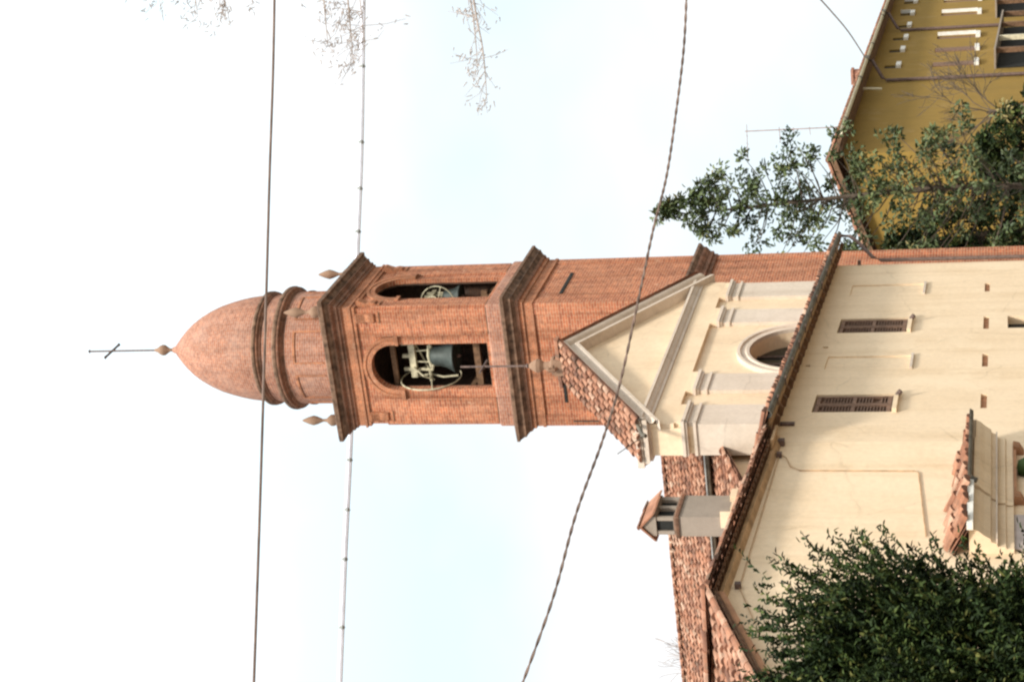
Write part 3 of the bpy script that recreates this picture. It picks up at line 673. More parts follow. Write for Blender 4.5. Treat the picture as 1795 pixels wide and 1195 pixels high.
# shutters, ledges
for i, (a, c, z0, z1) in enumerate(wins):
    f = MB(); f.nbox(a + .015, c - .015, -.155, -.10, z0 + .02, z1 - .015); mid = (a + c) / 2
    w = f.build('window', 'brown', house)
    for u0, u1 in ((a + .03, mid - .015), (mid + .015, c - .03)):
        s = MB()
        for x0, x1 in ((u0, u0 + .07), (u1 - .07, u1)): s.nbox(x0, x1, -.10, -.03, z0 + .04, z1 - .03)
        for zz in (z0 + .04, (z0 + z1) / 2 - .04, z1 - .11): s.nbox(u0 + .07, u1 - .07, -.10, -.035, zz, zz + .08)
        zz = z0 + .14; k = 0
        while zz < z1 - .14:
            if abs(zz - (z0 + z1) / 2) > .07 and not (i == 1 and (k in (3, 4)) and u0 > mid - .1):
                s.prism([(u0 + .07, .095, zz), (u0 + .07, .04, zz - .03), (u0 + .07, .045, zz - .012), (u0 + .07, .10, zz + .018)], (u1 - u0 - .14, 0, 0))
            zz += .062; k += 1
        s.build('shutter', 'brown', w)
    s = MB(); s.nbox(a - .06, c + .06, -.16, 0.09, z0 - .09, z0 + .0); s.build('sill', 'cream', w)
    s = MB(); s.nbox(a + .55, c - .30, -.10, 0.0, z0 + .0, z0 + .02); s.tube([(a + .9, -.02, z0 - .02), (a + .9, -.16, z0 - .13)], .05, 8); s.build('shutter_hook', 'iron', w)
for a, c, z0, z1 in blinds:
    s = MB(); s.nbox(a - .05, c + .05, 0.0, 0.05, z0 - .07, z0 - .012); s.build('blind_window_ledge', 'stone', house)
for a, c, z0, z1 in vents:
    s = MB(); s.nbox(a + .004, c - .004, -.135, -.06, z0 + .004, z1 - .004)
    s.build('vent_slot', 'terracotta', house)
s = MB(); s.nbox(low[0] + .01, low[1] - .01, -.27, -.2, low[2], low[3] - .01); s.build('low_window', 'dark', house)
s = MB(); s.nbox(-14.02, -13.88, 0.0, 0.05, 5.72, 6.0); s.build('wall_bracket', 'iron', house)
# near wing, in its own turned frame
dth = 67.7 - 75.3
wing = 'near wing'                                        # marks parts that sit in the near wing's turned frame
AP, AZ, TIP, TZ = -6.05, 6.28, -9.6, 4.86     # apex of the wall top, then the rake falling to the left
m = MB()
m.face([(TIP, 0, 0), (0, 0, 0), (0, 0, 5.98), (AP, 0, AZ), (TIP, 0, TZ)])
m.face([(TIP, 4.0, 0), (TIP, 0, 0), (TIP, 0, TZ), (TIP, 4.0, TZ)])
m.face([(0, 4, 0), (TIP, 4, 0), (TIP, 4, TZ), (AP, 4, AZ), (0, 4, 5.98)])
m.build('near_wall', 'cream', wing)
# roof edge over the long wing: boarding, dark tiles' undersides, gutter
m = MB(); m.prism([(1.1, -.52, 6.06), (1.1, 0.02, 6.24), (1.1, 0.02, 6.16), (1.1, -.52, 5.99)], (LC - 1.1 - .05, 0, 0)); m.build('eave_boarding', 'ochre_board', house)
k = 0
while 1.0 - k * .62 > LC + .2:
    m = MB(); x = 1.0 - k * .62; m.prism([(x, -.44, 5.985), (x, 0.0, 6.13), (x, 0.0, 6.02), (x, -.36, 5.92)], (-.09, 0, 0)); k += 1
    m.build('rafter_end', 'wood', house)
m = MB(); m.tiles((LC - .25, -.56, 6.09), (1, 0, 0), -LC + 1.4, (0, .96, .28), 2.3, 0.2, 0.38, 1.8, True, 41); m.build('roof', 'tile', house)
m = MB()
segs = 7
def gut(mb, P, Q, r, z):
    P, Q = Vector(P), Vector(Q); D = (Q - P).normalized(); S = Vector((0, 0, 1)).cross(D).normalized()
    pr = [(-r, 0.0)] + [(-r * math.cos(math.pi * k / segs), -r * math.sin(math.pi * k / segs)) for k in range(1, segs)] + [(r, 0.0)]
    pr2 = [(a * .86, c * .86 + .002) for a, c in pr][::-1]
    loop = pr + pr2
    A = [P + S * a + Vector((0, 0, c + z)) for a, c in loop]; Bq = [Q + S * a + Vector((0, 0, c + z)) for a, c in loop]
    for k in range(len(loop)):
        j = (k + 1) % len(loop); mb.face([A[k], A[j], Bq[j], Bq[k]])
    mb.face(A[::-1]); mb.face(Bq)
gut(m, (LC - .2, -.60, 0), (1.15, -.60, 0), .085, 6.07); m.build('gutter', 'gutter', house)
for k in range(12):
    m = MB(); x = 0.6 - k * 1.35; m.box(x - .015, x + .015, -.70, -.5, 5.965, 5.985); m.build('gutter_bracket', 'iron', house)
# downpipe at the far end with its swan neck
m = MB(); m.tube([(0.95, -.60, 6.0), (0.95, -.58, 5.75), (0.75, -.42, 5.5), (0.2, -.16, 5.12), (0.06, -.10, 4.9), (0.05, -.09, 0)], .05, 8); m.build('downpipe', 'iron', house)
m = MB(); m.box(-.04, .06, -.12, 0.9, 5.42, 5.50); m.build('iron_stay', 'iron', house)
# roof edge over the near wing
m = MB()
m.prism([(0.05, -.33, 5.96), (0.05, .05, 6.02), (0.05, .05, 5.96), (0.05, -.33, 5.91)], (-.05 - .6, 0, .02)); m.build('eave_boarding', 'ochre_board', wing)
m = MB()
n_t = 30
for k in range(n_t):                                     # row coloured dark for the shaded gaps under the roof tiles
    x = -.05 - (k + .5) * (6.1 / n_t); z = 6.0 + .30 * (-x / 6.05)
    m.ridge((x, -.30, z - .06), (x, 0.1, z - .04), .065, .5, k)
m.build('shade_gap_tiles', 'wood', wing)
m = MB()
m.prism([(0, -.13, 5.90), (0, 0.0, 5.84), (0, 0.0, 6.0), (0, -.13, 5.96)], (AP, 0, .30)); m.build('eave_shade_strip', 'ochre_board', wing)  # ochre strip standing in for the soft eave shadow on the wall
m = MB(); Ld = math.hypot(6.2, .30)
m.tiles((AP - .1, -.36, 6.33), (6.2 / Ld, 0, -.30 / Ld), Ld, (0, .995, .10), 2.6, 0.2, 0.38, 1.8, True, 42)
rk = (AZ - TZ) / (AP - TIP); Lr = math.hypot(AP - TIP, AZ - TZ)
m.tiles((TIP - .25, -.34, TZ - .25 * rk + .05), (0, 1, 0), 3.0, ((AP - TIP) / Lr, 0, (AZ - TZ) / Lr), Lr + .27, 0.2, 0.38, 1.8, True, 43)
m.ridge((AP - .10, -.40, 6.40), (AP - .10, 2.3, 6.52), .09, .4)
m.ridge((TIP - .2, -.33, TZ - .2 * rk + .08), (AP - .05, -.33, AZ + .10), .075, .42, 9, (0, 0, 1))
m.ridge((AP + .05, -.37, 6.38), (-.1, -.37, 6.09), .075, .42, 10, (0, 0, 1))
m.build('wing_roof', 'tile', wing)
m = MB(); m.prism([(TIP - .1, -.26, TZ - .12), (AP, -.26, AZ - .03), (AP, -.26, AZ - .15), (TIP - .1, -.26, TZ - .24)], (0, .26, 0)); m.build('verge_board', 'terracotta', wing)
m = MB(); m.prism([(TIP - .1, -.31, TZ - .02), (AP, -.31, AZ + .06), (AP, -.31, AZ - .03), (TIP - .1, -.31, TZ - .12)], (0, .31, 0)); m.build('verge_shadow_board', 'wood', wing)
# thin cables clipped along the near wing
m = MB(); m.tube([(-.4, -.03, 5.86), (-.75, -.03, 5.84), (-5.5, -.03, 5.98), (-6.6, -.03, 5.6)], .008, 5); m.tube([(0.0, -.05, 5.95), (-.55, -.06, 5.90), (-.8, -.05, 5.68), (-1.1, -.03, 5.58), (-1.24, -.02, 5.40), (-1.26, -.02, 3.36), (-1.32, -.02, 3.29), (-3.7, -.02, 3.08)], .012, 5)
m.build('wall_cable', 'ochre_board', wing)
for q in ((-.20, -.08, -.12, 0.0, 5.78, 5.92), (-.70, -.62, -.10, 0, 5.78, 5.87), (-5.53, -5.44, -.1, 0, 5.95, 6.05)):
    m = MB(); m.box(*q); m.build('cable_bracket', 'iron', wing)
# chimney on the near wing
ch = MB(); CHX0, CHX1, CHY0, CHY1 = -2.28, -1.43, .40, .79
ch.box(CHX0, CHX1, CHY0, CHY1, 6.0, 7.56)
chim = ch.build('chimney', 'grey_plaster', wing)
m = MB(); m.mould(CHX0, CHX1, CHY0, CHY1, [(0.0, 7.50), (0.03, 7.50), (0.03, 7.56), (-.03, 7.60)]); m.build('chimney_band', 'brick_dark', chim)
m = MB()
for x0, x1, y0, y1 in ((CHX0, CHX0 + .10, CHY0, CHY1), (CHX1 - .16, CHX1, CHY0, CHY1), (CHX0 + .36, CHX0 + .50, CHY0, CHY1)):
    m.box(x0 + .02, x1 - .02, y0 + .02, y0 + .09, 7.6, 7.95); m.box(x0 + .02, x1 - .02, y1 - .09, y1 - .02, 7.6, 7.95)
m.box(CHX0 + .06, CHX1 - .06, CHY0 + .06, CHY1 - .06, 7.585, 7.62)
m.box(CHX0 + .0, CHX1 - .0, CHY0 + .0, CHY1 - .0, 7.92, 7.99)
m.prism([(CHX0, CHY0 - .0, 7.99), (CHX0, CHY1 + .0, 7.99), (CHX0, (CHY0 + CHY1) / 2, 8.18)], (CHX1 - CHX0, 0, 0))
m.build('chimney_head', 'grey_plaster', chim)
m = MB(); m.box(CHX0 + .055, CHX1 - .055, CHY0 + .095, CHY1 - .095, 7.621, 7.919); m.build('flue_shade', 'dark', chim)  # solid near-black block, painted shade behind the chimney head openings
m = MB(); cy = (CHY0 + CHY1) / 2
for s in (-1, 1):
    m.prism([(CHX0 - .05, cy, 8.24), (CHX0 - .05, cy + s * .28, 7.96), (CHX0 - .05, cy + s * .28, 7.925), (CHX0 - .05, cy, 8.19)], (CHX1 - CHX0 + .10, 0, 0), tint=.55)
m.ridge((CHX0 - .06, cy, 8.22), (CHX1 + .06, cy, 8.22), .045, .3); m.build('chimney_cap', 'tile', chim)
# loose pieces around the chimney foot
for q in ((CHX0 + .05, CHX0 + .30, CHY0 - .16, CHY0, 6.40, 6.56), (CHX0 - .035, CHX0 - .001, CHY0 - .12, CHY0 + .2, 6.40, 6.74), (CHX1 - .25, CHX1 + .05, CHY0 - .12, CHY0 - .001, 6.52, 6.64)):
    m = MB(); m.box(*q); m.build('flashing', 'pale', chim)

# ------------------------------------------------------------------ shrine canopy on the near wing
th = R(67.7); d = Vector((math.cos(th), math.sin(th), 0)); hy = R(75.3)
Bo = Vector((1.82, 50.0, 0)) + Vector((math.cos(hy), math.sin(hy), 0)) * LC
shr = thing('wall_canopy', 'small tiled canopy with grey gutter and banded plaster cove on the cream house corner', 'canopy', Bo, 67.7)
S0, S1, S2 = -4.35, -2.75, -.12
m = MB(); W = math.hypot(.55, .30)
m.tiles((S0, -.58, 2.38), (1, 0, 0), S1 - S0 - .03, (0, .55 / W, .30 / W), W, 0.30, 0.32, 2.4, True, 51)
m.tiles((S1 + .03, -.55, 2.36), (1, 0, 0), S2 - S1 - .85, (0, .55 / W, .24 / W), W * .9, 0.24, 0.3, 2.6, True, 52)
m.tiles((S2 - .80, -.55, 2.34), (1, 0, 0), .75, (0, .55 / W, .12 / W), W * .9, 0.25, 0.3, 2.6, True, 53)
m.ridge((S1, -.6, 2.44), (S1, -.02, 2.76), .06, .3); m.build('roof', 'tile', shr)
m = MB(); gut(m, (S1 - .0, -.63, 0), (S2 + .02, -.63, 0), .07, 2.40); m.tube([(S1 - .0, -.63, 2.36), (S1 - .04, -.6, 2.25)], .05, 8); m.build('gutter', 'gutter', shr)
m = MB(); m.nbox(S0 - .02, S1 - .04, .5, .63, 2.30, 2.40); m.build('white_fascia', 'white', shr)
prof = [(0.0, 1.66), (.10, 1.66), (.10, 1.78), (.14, 1.79), (.14, 1.92), (.20, 1.93), (.24, 2.02), (.30, 2.03), (.38, 2.14), (.46, 2.22), (.50, 2.30), (.50, 2.37)]
def cove(x0, x1, mat, name, k=1.0):
    q = MB()
    P3 = [(n_ * k, z) for n_, z in prof] + [(0.0, 2.37)]
    q.prism([(x0, -n_, z) for n_, z in P3], (x1 - x0, 0, 0)); q.build(name, mat, shr)
cove(S1 + .02, S2 - .02, 'cream', 'cove'); cove(S0 + .1, S1 - .02, 'pale', 'cove', .9)
for z in (1.92, 2.03):
    m = MB(); m.nbox(S0 + .12, S2 - .05, .0, .27, z, z + .025); m.build('moulding_band', 'stone', shr)
m = MB(); m.nbox(S1 + .2, S2 - .2, .0, .12, 1.60, 1.655); m.build('bracket_rail', 'terracotta', shr)
for x in (S1 + .28, S2 - .40):
    m = MB(); m.prism([(x - .07, 0, 1.65), (x - .07, -.18, 1.65), (x - .07, -.15, 1.54), (x - .07, 0, 1.46)], (.22, 0, 0)); m.build('bracket', 'terracotta', shr)
m = MB(); m.lathe([(0, 1.28), (.16, 1.32), (.19, 1.45), (.13, 1.57), (0, 1.6)], (S1 + S2) / 2 + .1, -.12, 20); m.build('wreath', 'leaf_dark', shr, True)
pq = MB(); pq.nbox(-4.15, -2.95, 0.0, 0.04, .9, 1.69)
po = pq.build('wall_plaque', 'poster'); po.location = Bo; po.rotation_euler = (0, 0, th)
tag(po, 'dull grey lilac plaque on the cream wall below the small tiled canopy', 'plaque')

# ================================================================== YELLOW HOUSE
yel = thing('yellow_house', 'long ochre yellow house with tall shutters, cream gutter and dark downpipes behind the trees', 'house', (7.45, 78.0, 0), 71.8)
YW = 60.0
yw = [(a, a + 1.0, 3.15, 5.2) for a in (14.6, 18.2, 22.3, 26.3, 34.1, 39.1, 43.0, 47.0)]
ya = [(a, a + .8, 6.92, 7.55) for a in (18.5, 23.0, 26.7, 30.8, 35.1, 39.6, 43.6, 47.6)]
m = MB(); m.grid_wall([-.3, YW], [0, 8.2], [(*w_, .12) for w_ in yw[1:]] + [(*w_, .12) for w_ in ya] + [(5.5, 8.9, .3, 1.35, .2)])
m.face([(-.3, 9, 0), (-.3, 0, 0), (-.3, 0, 8.2), (-.3, 9, 5.4)]); m.build('wall', 'yellow', yel)
m = MB(); m.tiles((-.8, -.92, 8.30), (1, 0, 0), YW + .8, (0, .93, .36), 1.05, 0.2, 0.36, 1.5, True, 61)
m.ridge((-.8, .10, 8.70), (YW, .10, 8.70), .12, .42)
Wb = math.hypot(9, 3.2); m.tiles((-.8, 9.2, 5.45), (1, 0, 0), YW + .8, (0, -9 / Wb, 3.2 / Wb), Wb, .4, .8, 1.0, True, 62)
m.build('roof', 'tile', yel)
m = MB(); m.box(-.75, -.6, -.45, 9.2, 0, 0.0001); m.f.clear(); m.v.clear(); m.uv.clear(); m.t.clear()
m.prism([(-.82, -.92, 8.24), (-.82, .1, 8.62), (-.82, 9.2, 5.40), (-.82, 9.2, 5.24), (-.82, .1, 8.40), (-.82, -.92, 8.08)], (.08, 0, 0)); m.build('verge_board', 'wood', yel)
m = MB(); m.prism([(-.7, -.90, 8.06), (-.7, 0.02, 8.16), (-.7, 0.02, 8.30), (-.7, -.90, 8.22)], (YW, 0, 0)); m.build('soffit', 'wood', yel)
m = MB(); gut(m, (-.8, -1.02, 0), (YW, -1.02, 0), .12, 8.20); m.build('gutter', 'cream_gutter', yel)
for k in range(7):
    m = MB(); m.box(1.5 + k * 9.0, 1.58 + k * 9.0, -1.17, -.85, 8.04, 8.24); m.build('gutter_joint', 'gutter', yel)
for x in (15.6, 30.0):
    m = MB(); m.box(x - .3, x + .3, -1.17, -.88, 8.04, 8.26); m.build('gutter_head', 'gutter', yel)
for x in (14.7, 29.2):
    m = MB(); m.tube([(x + .9, -1.0, 8.1), (x + .9, -.96, 7.9), (x + .25, -.2, 7.4), (x, -.12, 7.2), (x, -.1, 0)], .085, 8); m.build('downpipe', 'iron', yel)
def ywin(a, c, z0, z1, tall, is_open):
    f = MB(); f.nbox(a + .02, c - .02, -.115, -.07, z0 + .01, z1 - .02); w = f.build('window', 'brown' if tall else 'dark', yel)
    s = MB(); s.nbox(a - .12, c + .12, -.1, .16, z0 - .2, z0 + (.04)); s.build('sill', 'white', w)
    if tall and not is_open:
        for u0, u1 in ((a + .02, (a + c) / 2 - .01), ((a + c) / 2 + .01, c - .02)):
            s = MB(); s.nbox(u0, u1, -.07, .05, z0 + .03, z1 - .03); s.build('shutter', 'brown', w)
    if is_open:
        s = MB(); s.nbox(c + .0, c + .05, .004, .20, z0 + .03, z1 - .02); s.build('shutter', 'white', w)
for i, w_ in enumerate(yw[1:]): ywin(*w_, True, i >= 2)
for i, w_ in enumerate(ya): ywin(*w_, False, i >= 4)
m = MB(); m.nbox(5.4, 9.0, -.18, -.12, .3, 1.34); m.build('low_window', 'brown', yel)
# sloping awning roofs over the ground floor
for x0, x1, z0, z1 in ((16.8, 28.6, 2.12, 1.72), (32.2, 44.0, 2.10, 1.95)):
    m = MB(); m.prism([(x0, 0, z0), (x1, 0, z1), (x1, 0, z1 + .09), (x0, 0, z0 + .09)], (0, -1.0, 0)); q = m.build('awning', 'grey_plaster', yel)
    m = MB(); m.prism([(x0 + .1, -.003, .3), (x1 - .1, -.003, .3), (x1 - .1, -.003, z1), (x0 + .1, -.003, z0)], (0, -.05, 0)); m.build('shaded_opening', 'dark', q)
    for i, x in enumerate((x0 + .5, x0 + 4.0, x0 + 8.0, x1 - .3)):
        zz = z0 + (z1 - z0) * (x - x0) / (x1 - x0); m = MB(); m.nbox(x - .12, x + .12, .7, .94, 0, zz); m.build('post', 'cream_gutter' if i == 1 else 'wood', q)
m = MB(); m.box(19.3, 19.9, .2, .8, 8.3, 9.25); m.box(19.22, 19.98, .12, .88, 9.12, 9.25); m.build('chimney', 'brick_dome', yel)
m = MB(); m.tube([(10.9, -.5, 8.05), (10.9, -.45, 7.2)], .06, 8); m.build('overflow_pipe', 'cream_gutter', yel)
# lit lamp-yellow shrub blossoms beside the balcony are left to the trees; television aerial on the roof
ant = thing('tv_antenna', 'thin rooftop television aerial mast with short crossbars on the ochre house', 'antenna', (9.05, 83.0, 7.6))
m = MB(); m.tube([(0, 0, 0), (0, 0, 5.25)], .025, 6); m.build('mast', 'thin_cable', ant)
for z, l in ((5.15, 1.25), (3.72, .55), (3.1, .3), (2.4, .28)):
    m = MB(); m.tube([(-l, 0, z - .02), (l * .25, 0, z + .02)], .014, 5)
    if l > .5:
        for k in range(4): m.tube([(-l + k * l * .28, -.35, z), (-l + k * l * .28, .35, z)], .008, 4)
    m.build('crossbar', 'thin_cable', ant)

# ================================================================== OVERHEAD CABLES
def spline(pts, n=8):
    P = [Vector(p) for p in pts]; out = []
    for i in range(len(P) - 1):
        p0, p1, p2, p3 = P[max(i - 1, 0)], P[i], P[i + 1], P[min(i + 2, len(P) - 1)]
        for k in range(n):
            t = k / n
            out.append(0.5 * ((2 * p1) + (p2 - p0) * t + (2 * p0 - 5 * p1 + 4 * p2 - p3) * t * t + (3 * p1 - p0 - 3 * p2 + p3) * t ** 3))
    return out + [P[-1]]
def extended(pts, L=22.0, rise=0.6):
    """carry a cable on past both ends, out of the picture"""
    P = [Vector(p) for p in pts]; a = (P[0] - P[1]).normalized() * L; b = (P[-1] - P[-2]).normalized() * L
    return [P[0] + a + Vector((0, 0, rise))] + P + [P[-1] + b + Vector((0, 0, rise))]
m = MB(); m.tube(extended(spline([(7.11, 34.0, 15.27), (5.24, 33.33, 15.07), (3.23, 32.67, 14.91), (1.3, 32.0, 14.73), (-0.96, 31.33, 14.57), (-3.43, 30.67, 14.43), (-6.15, 30.0, 14.31)])), .025, 6)
tag(m.build('overhead_cable', 'cable'), 'thick dark cable stretched across the brick dome, highest of the cables', 'cable')
m = MB(); pts = extended(spline([(13.15, 64.0, 23.89), (7.13, 63.2, 23.81), (3.25, 62.4, 23.75), (-3.31, 61.6, 23.84), (-7.36, 60.8, 23.84), (-12.19, 60.0, 23.85)], 14), 24, .3)
m.tube(pts, .092, 6)
w2 = m.build('overhead_cable', 'pale_cable'); tag(w2, 'pale bluish cable with small knots passing behind the top cornice of the tower', 'cable')
for k in range(3, len(pts), 6):
    m = MB(); m.lathe([(0, pts[k].z - .13), (.105, pts[k].z - .05), (.105, pts[k].z + .05), (0, pts[k].z + .13)], pts[k].x, pts[k].y, 8); m.build('knot', 'zinc', w2)
P3 = extended(spline([(5.21, 27.0, 6.09), (4.15, 26.5, 6.07), (3.12, 26.0, 6.12), (2.21, 25.5, 6.18), (1.48, 25.0, 6.28), (0.55, 24.5, 6.4), (-0.56, 24.0, 6.57), (-1.31, 23.5, 6.72), (-2.18, 23.0, 6.96), (-3.18, 22.5, 7.16), (-4.33, 22.0, 7.51)], 60), 8, .05)
m = MB()
for ph in (0, math.pi):                                   # two strands twisted round each other
    m.tube([p + Vector((0, math.cos(k * .36 + ph), math.sin(k * .36 + ph))) * .009 for k, p in enumerate(P3)], .0125, 5)
tag(m.build('overhead_cable', 'cable'), 'twisted two-strand cable sagging in front of the pediment and the tower shaft', 'cable')
m = MB(); m.tube([(10.5, 40.0, 9.6)] + spline([(12.68, 70.0, 8.49), (13.1, 77.33, 8.45), (13.41, 84.67, 8.38), (13.55, 93.6, 8.32)]), .03, 5)
tag(m.build('overhead_cable', 'thin_cable'), 'thin reddish wire running down to the eaves of the ochre house', 'cable')

# ================================================================== TREES
def leaf_mesh(name, mat, parent, base, dirs, nors, lens, wids, tints, bend=0.25):
    """pointed, slightly folded leaves from arrays"""
    n = len(base); dirs = dirs / np.linalg.norm(dirs, axis=1, keepdims=True)
    side = np.cross(dirs, nors); side /= np.linalg.norm(side, axis=1, keepdims=True) + 1e-9; nn = np.cross(side, dirs)
    L, W = lens[:, None], wids[:, None]
    v = np.empty((n, 6, 3))
    v[:, 0] = base; v[:, 1] = base + dirs * L * .35 + side * W * .5 + nn * W * bend; v[:, 2] = base + dirs * L * .75 + side * W * .38 + nn * W * bend * .6 - nn * L * .06
    v[:, 3] = base + dirs * L - nn * L * .15; v[:, 4] = base + dirs * L * .75 - side * W * .38 + nn * W * bend * .6 - nn * L * .06; v[:, 5] = base + dirs * L * .35 - side * W * .5 + nn * W * bend
    me = bpy.data.meshes.new(name); i = np.arange(n)[:, None] * 6
    f = np.concatenate([i + np.array([0, 1, 2, 3]), i + np.array([0, 3, 4, 5])], axis=1).reshape(-1, 4)
    me.vertices.add(n * 6); me.vertices.foreach_set('co', v.ravel()); me.loops.add(f.size); me.loops.foreach_set('vertex_index', f.ravel())
    me.polygons.add(len(f)); me.polygons.foreach_set('loop_start', np.arange(len(f)) * 4); me.polygons.foreach_set('loop_total', np.full(len(f), 4))
    me.update(); a = me.attributes.new('tint', 'FLOAT', 'FACE'); a.data.foreach_set('value', np.repeat(tints, 2).astype(np.float32))
    me.materials.append(M[mat]); me.validate()
    o = bpy.data.objects.new(name, me); C.objects.link(o); o.parent = parent
    return o

G = np.random.default_rng(5)
def rand_unit(n):
    v = G.normal(size=(n, 3)); return v / np.linalg.norm(v, axis=1, keepdims=True)

# --- dark laurel-like bush at the near left
bush = thing('laurel_bush', 'tall dark evergreen bush in front of the near end of the cream house', 'bush', (-4.15, 22.0, 0))
m = MB()
for k in range(9):
    a = 2 * math.pi * k / 9; e = (math.cos(a) * rnd.uniform(.7, 1.3), math.sin(a) * rnd.uniform(.7, 1.3), rnd.uniform(2.6, 4.0))
    m.tube([(0.12 * math.cos(a), .12 * math.sin(a), 0), (e[0] * .35, e[1] * .35, e[2] * .45), e], .06, 6, r_end=.015)
m.build('trunk', 'bark', bush)
nT = 7600
u = rand_unit(nT); rad = G.uniform(0.25, 1.0, nT) ** 0.5
lob = 1 + 0.17 * np.sin(6 * u[:, 0] + 4 * u[:, 2]) + 0.17 * np.sin(9 * u[:, 1] + 8 * u[:, 2] + 1) + G.normal(0, .06, nT)
ctr = np.stack([u[:, 0] * 1.46, u[:, 1] * 1.5, u[:, 2] * 1.98], 1) * (rad * lob)[:, None] + np.array([0.0, 0, 2.38])
ctr = ctr[ctr[:, 2] > 0.25]; u = u[:len(ctr)]
out = (ctr - np.array([0, 0, 1.6])); out /= np.linalg.norm(out, axis=1, keepdims=True)
tw = out * 0.75 + rand_unit(len(ctr)) * 0.45 + np.array([0, 0, .28]); tw /= np.linalg.norm(tw, axis=1, keepdims=True)
tl = np.where(G.random(len(ctr)) < .10, G.uniform(.45, .72, len(ctr)), G.uniform(.18, .40, len(ctr))); K = 17
fr = np.tile(np.linspace(0.05, 1, K), (len(ctr), 1)) ; base = ctr[:, None, :] + tw[:, None, :] * (tl[:, None] * fr)[:, :, None]
dirs = tw[:, None, :] * .75 + G.normal(0, .55, (len(ctr), K, 3)) + np.array([0, 0, -.12])
cl = np.clip(G.normal(.42, .20, (len(ctr), 1)) + G.normal(0, .20, (len(ctr), K)), 0, 1)
nB = len(ctr) * K
leaf_mesh('crown', 'leaf_dark', bush, base.reshape(-1, 3), dirs.reshape(-1, 3), np.tile([0.1, -.3, 1.0], (nB, 1)) + G.normal(0, .4, (nB, 3)), G.uniform(.05, .105, nB), G.uniform(.022, .045, nB), cl.reshape(-1))

# --- magnolia behind the tower
def magnolia(name, label, cat, x, y, top, prof, n_cl, leafn, seed, mat='leaf_mag', dens_bias=1.0, cl_r=.24):
    r = random.Random(seed); g2 = np.random.default_rng(seed)
    t = thing(name, label, cat, (x, y, 0))
    m = MB(); trunk = [(0.25, 0, 0), (0.3, 0, top * .3), (0.1, 0, top * .55), (-.15, 0, top * .8), (-.3, 0, top - .15)]
    m.tube(spline(trunk, 5), .12, 8, r_end=.015)
    cs = []
    for k in range(n_cl):
        h = r.random() ** dens_bias; z = 0.6 + h * (top - .7)
        R0 = np.interp(z, [p_[0] for p_ in prof], [p_[1] for p_ in prof])
        a = r.uniform(0, 2 * math.pi); rr = R0 * (r.random() ** .6) * r.uniform(.8, 1.08)
        cs.append((math.cos(a) * rr - .25 * z / top + .15, math.sin(a) * rr, z, a, rr))
    cs.append((-.3, 0, top, 0, .01))
    for (cx, cy, z, a, rr) in cs:
        if rr > .3 and r.random() < .75:
            zb = max(.4, z - rr * r.uniform(.25, .6)); tx = np.interp(zb, [0, top * .3, top * .55, top * .8, top], [.25, .3, .1, -.15, -.3])
            m.tube([(tx, 0, zb), (cx * .5 + tx * .5, cy * .5, zb + (z - zb) * .35), (cx, cy, z)], .03, 5, r_end=.01)
    m.build('trunk', 'bark', t)
    cs = np.array(cs); n = len(cs)
    axis = np.stack([np.cos(cs[:, 3]) * .7, np.sin(cs[:, 3]) * .7, np.full(n, .55)], 1) + g2.normal(0, .25, (n, 3)); axis /= np.linalg.norm(axis, axis=1, keepdims=True)
    v = g2.normal(size=(n, leafn, 3)); v /= np.linalg.norm(v, axis=2, keepdims=True)
    w_ = g2.normal(size=(n, leafn, 3)); dirs = v * .45 + w_ * .40 + axis[:, None, :] * .35 + np.array([0, 0, -.18])
    size = g2.uniform(.6, 1.35, (n, 1, 1))
    base = cs[:, None, :3] + v * size * cl_r * (g2.random((n, leafn, 1)) ** .5)
    tint = np.clip(g2.normal(.45, .17, (n, 1)) + g2.normal(0, .18, (n, leafn)), 0, 1); q = n * leafn
    leaf_mesh('crown', mat, t, base.reshape(-1, 3), dirs.reshape(-1, 3), np.tile([0, -.25, 1.0], (q, 1)) + g2.normal(0, .35, (q, 3)), g2.uniform(.13, .25, q), g2.uniform(.075, .13, q), tint.reshape(-1))
    return t
prof = [(0, 2.7), (2, 3.0), (4, 3.0), (5.5, 2.8), (8.3, 2.75), (10.1, 2.1), (11.7, 1.35), (12.5, .55), (13.2, .25), (14, .05)]
magnolia('magnolia_tree', 'tall loose evergreen tree with large leaves rising behind the brick tower', 'tree', 4.65, 66.0, 13.65, prof, 250, 38, 4, dens_bias=1.05, cl_r=.29)
prof2 = [(0, 2.2), (2.5, 2.1), (4.0, 1.6), (5.0, 1.0), (6.2, .1)]
magnolia('evergreen_shrub', 'dense dark evergreen shrub low behind the tower, under the taller loose tree', 'shrub', 3.3, 69.5, 6.0, prof2, 300, 24, 8, 'leaf_dark')

magnolia('evergreen_shrub', 'low broad dark evergreen shrub in front of the ochre wall, beside the taller dark shrub', 'shrub', 6.5, 71.0, 2.7, [(0, 2.2), (1.2, 2.2), (1.9, 1.8), (2.4, 1.2), (2.8, .3)], 150, 26, 15, 'leaf_dark')

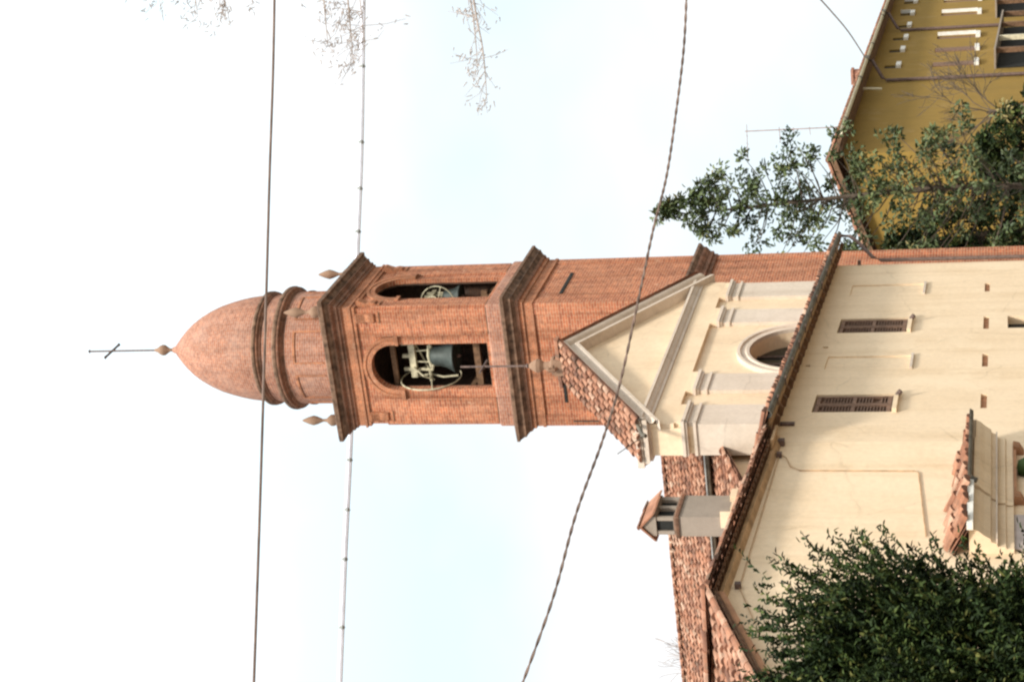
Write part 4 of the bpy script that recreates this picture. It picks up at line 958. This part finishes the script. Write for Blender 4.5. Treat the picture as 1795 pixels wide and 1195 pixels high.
# --- bare trees
def branch(m, p, d, L, r, depth, rg, spread=.5, up=.15, minr=.006, seeds=None):
    n = 4; pts = [Vector(p)]; dd = Vector(d).normalized()
    for k in range(n):
        dd = (dd + Vector((rg.gauss(0, .12), rg.gauss(0, .12), rg.gauss(0, .12) + up * .12))).normalized(); pts.append(pts[-1] + dd * L / n)
    m.tube(pts, r, 5 if r > .03 else 4, r_end=max(minr, r * .5))
    if depth == 0:
        if seeds is not None: seeds.append(pts[-1])
        return
    for k in range(rg.choice((2, 3, 3, 4))):
        q = pts[rg.randint(1, n)]; nd = (dd + Vector((rg.gauss(0, spread), rg.gauss(0, spread), rg.gauss(0, spread) + up))).normalized()
        branch(m, q, nd, L * rg.uniform(.5, .78), max(minr, r * .55), depth - 1, rg, spread, up, minr, seeds)
    branch(m, pts[-1], dd, L * .7, max(minr, r * .6), depth - 1, rg, spread, up, minr, seeds)
t = thing('bare_tree', 'bare leafless tree whose pale top twigs show beyond the nave ridge', 'tree', (-19.2, 95, 0))
m = MB(); m.tube([(0, 0, 0), (.1, 0, 6), (0, 0, 11.5)], .3, 8, r_end=.16); m.build('trunk', 'bark', t)
rg = random.Random(12); m = MB()
for k in range(7):
    a = k * .9; branch(m, (0, 0, 10.5 + k * .15), (math.cos(a) * .6 + .25, math.sin(a) * .5, .9), 3.4, .08, 4, rg, .38, .12, .012)
m.build('crown', 'far_twig', t)
t = thing('bare_tree', 'small leafless tree with fine brown twigs against the ochre wall', 'tree', (8.3, 73.0, 0))
rg = random.Random(3); m = MB(); m.tube([(0, 0, 0), (0.05, 0, 1.6), (-.05, 0, 2.4)], .08, 8, r_end=.05); m.build('trunk', 'bark', t); m = MB()
for k in range(6):
    a = k * 1.05; branch(m, (-.05, 0, 1.8 + .1 * k), (math.cos(a) * .7 - .2, math.sin(a) * .4, .8), 1.5, .03, 3, rg, .45, .1, .008)
m.build('crown', 'bark', t)
# tree out of frame on the right whose seed-hung twigs droop into the picture
t = thing('bare_tree', 'leafless tree at the far right whose thin seed-hung twigs reach over the sky', 'tree', (7.5, 18.0, 0))
m = MB(); m.tube([(0, 0, 0), (-.1, 0, 4), (-.3, 0, 7.5), (-.3, 0, 10.5)], .2, 8, r_end=.07); m.build('trunk', 'bark', t)
rg = random.Random(21); m = MB(); sd_ = MB()
def twig(pts, r, nsub, slen, sdir, seed_n):
    P = spline(pts, 6); m.tube(P, r * 2.0, 5, r_end=r * .3)
    for k in range(nsub):
        q = P[min(len(P) - 1, int(len(P) * (.12 + .88 * rg.random() ** .6)))]; dd = Vector((rg.gauss(sdir[0], .75), rg.gauss(0, .4), rg.gauss(sdir[2] * .6, .6))).normalized(); ll = slen * rg.uniform(.2, 1.15)
        e = q + dd * ll; mid = q + dd * ll * .5 + Vector((rg.uniform(-.04, .04), 0, rg.uniform(-.05, .03))); m.tube([q, mid, e], r * .36, 4, r_end=r * .16)
        for s in range(seed_n):
            f_ = rg.uniform(.45, 1.0); c0 = q + dd * ll * f_ + Vector((rg.gauss(0, .035), rg.gauss(0, .05), rg.gauss(0, .035)))
            dv = Vector((rg.gauss(-.5, .5), rg.gauss(0, .5), rg.gauss(.2, .5))).normalized() * rg.uniform(.015, .035)
            sd_.tube([c0 - dv, c0, c0 + dv], .006, 4, r_end=.003)
# offsets from the trunk base
def W(*pts): return [(x - 7.5, y - 18.0, z) for x, y, z in pts]
for i, (z0, xe, ze, ns, sl, sd2) in enumerate(((7.4, 2.36, 6.58, 34, .34, (-.45, 0, .9)), (7.3, 2.75, 6.72, 18, .30, (-.5, 0, .7)), (8.3, 3.05, 7.9, 30, .44, (-.5, 0, .75)), (8.4, 2.8, 8.0, 22, .30, (-.6, 0, .4)),
        (8.6, 3.0, 8.22, 20, .30, (-.6, 0, .3)), (9.2, 3.5, 9.1, 16, .30, (-.6, 0, .3)), (9.6, 3.5, 9.38, 22, .36, (-.7, 0, .3)), (9.9, 3.40, 9.7, 20, .34, (-.6, 0, .3)), (10.3, 3.6, 10.05, 20, .30, (-.6, 0, .2)), (10.6, 3.7, 10.45, 16, .28, (-.6, 0, .2)))):
    y = 18 + rg.uniform(-.3, .3)
    twig(W((7.2, 18, z0), (5.2, y, z0 - (z0 - ze) * .7), (xe + (5.2 - xe) * .4, y, ze + (z0 - ze) * .16), (xe + (5.2 - xe) * .17, y, ze + .03), (xe, y, ze)), .010, ns, sl, sd2, 4)
m.build('crown', 'far_twig', t); sd_.build('seeds', 'far_twig', t)
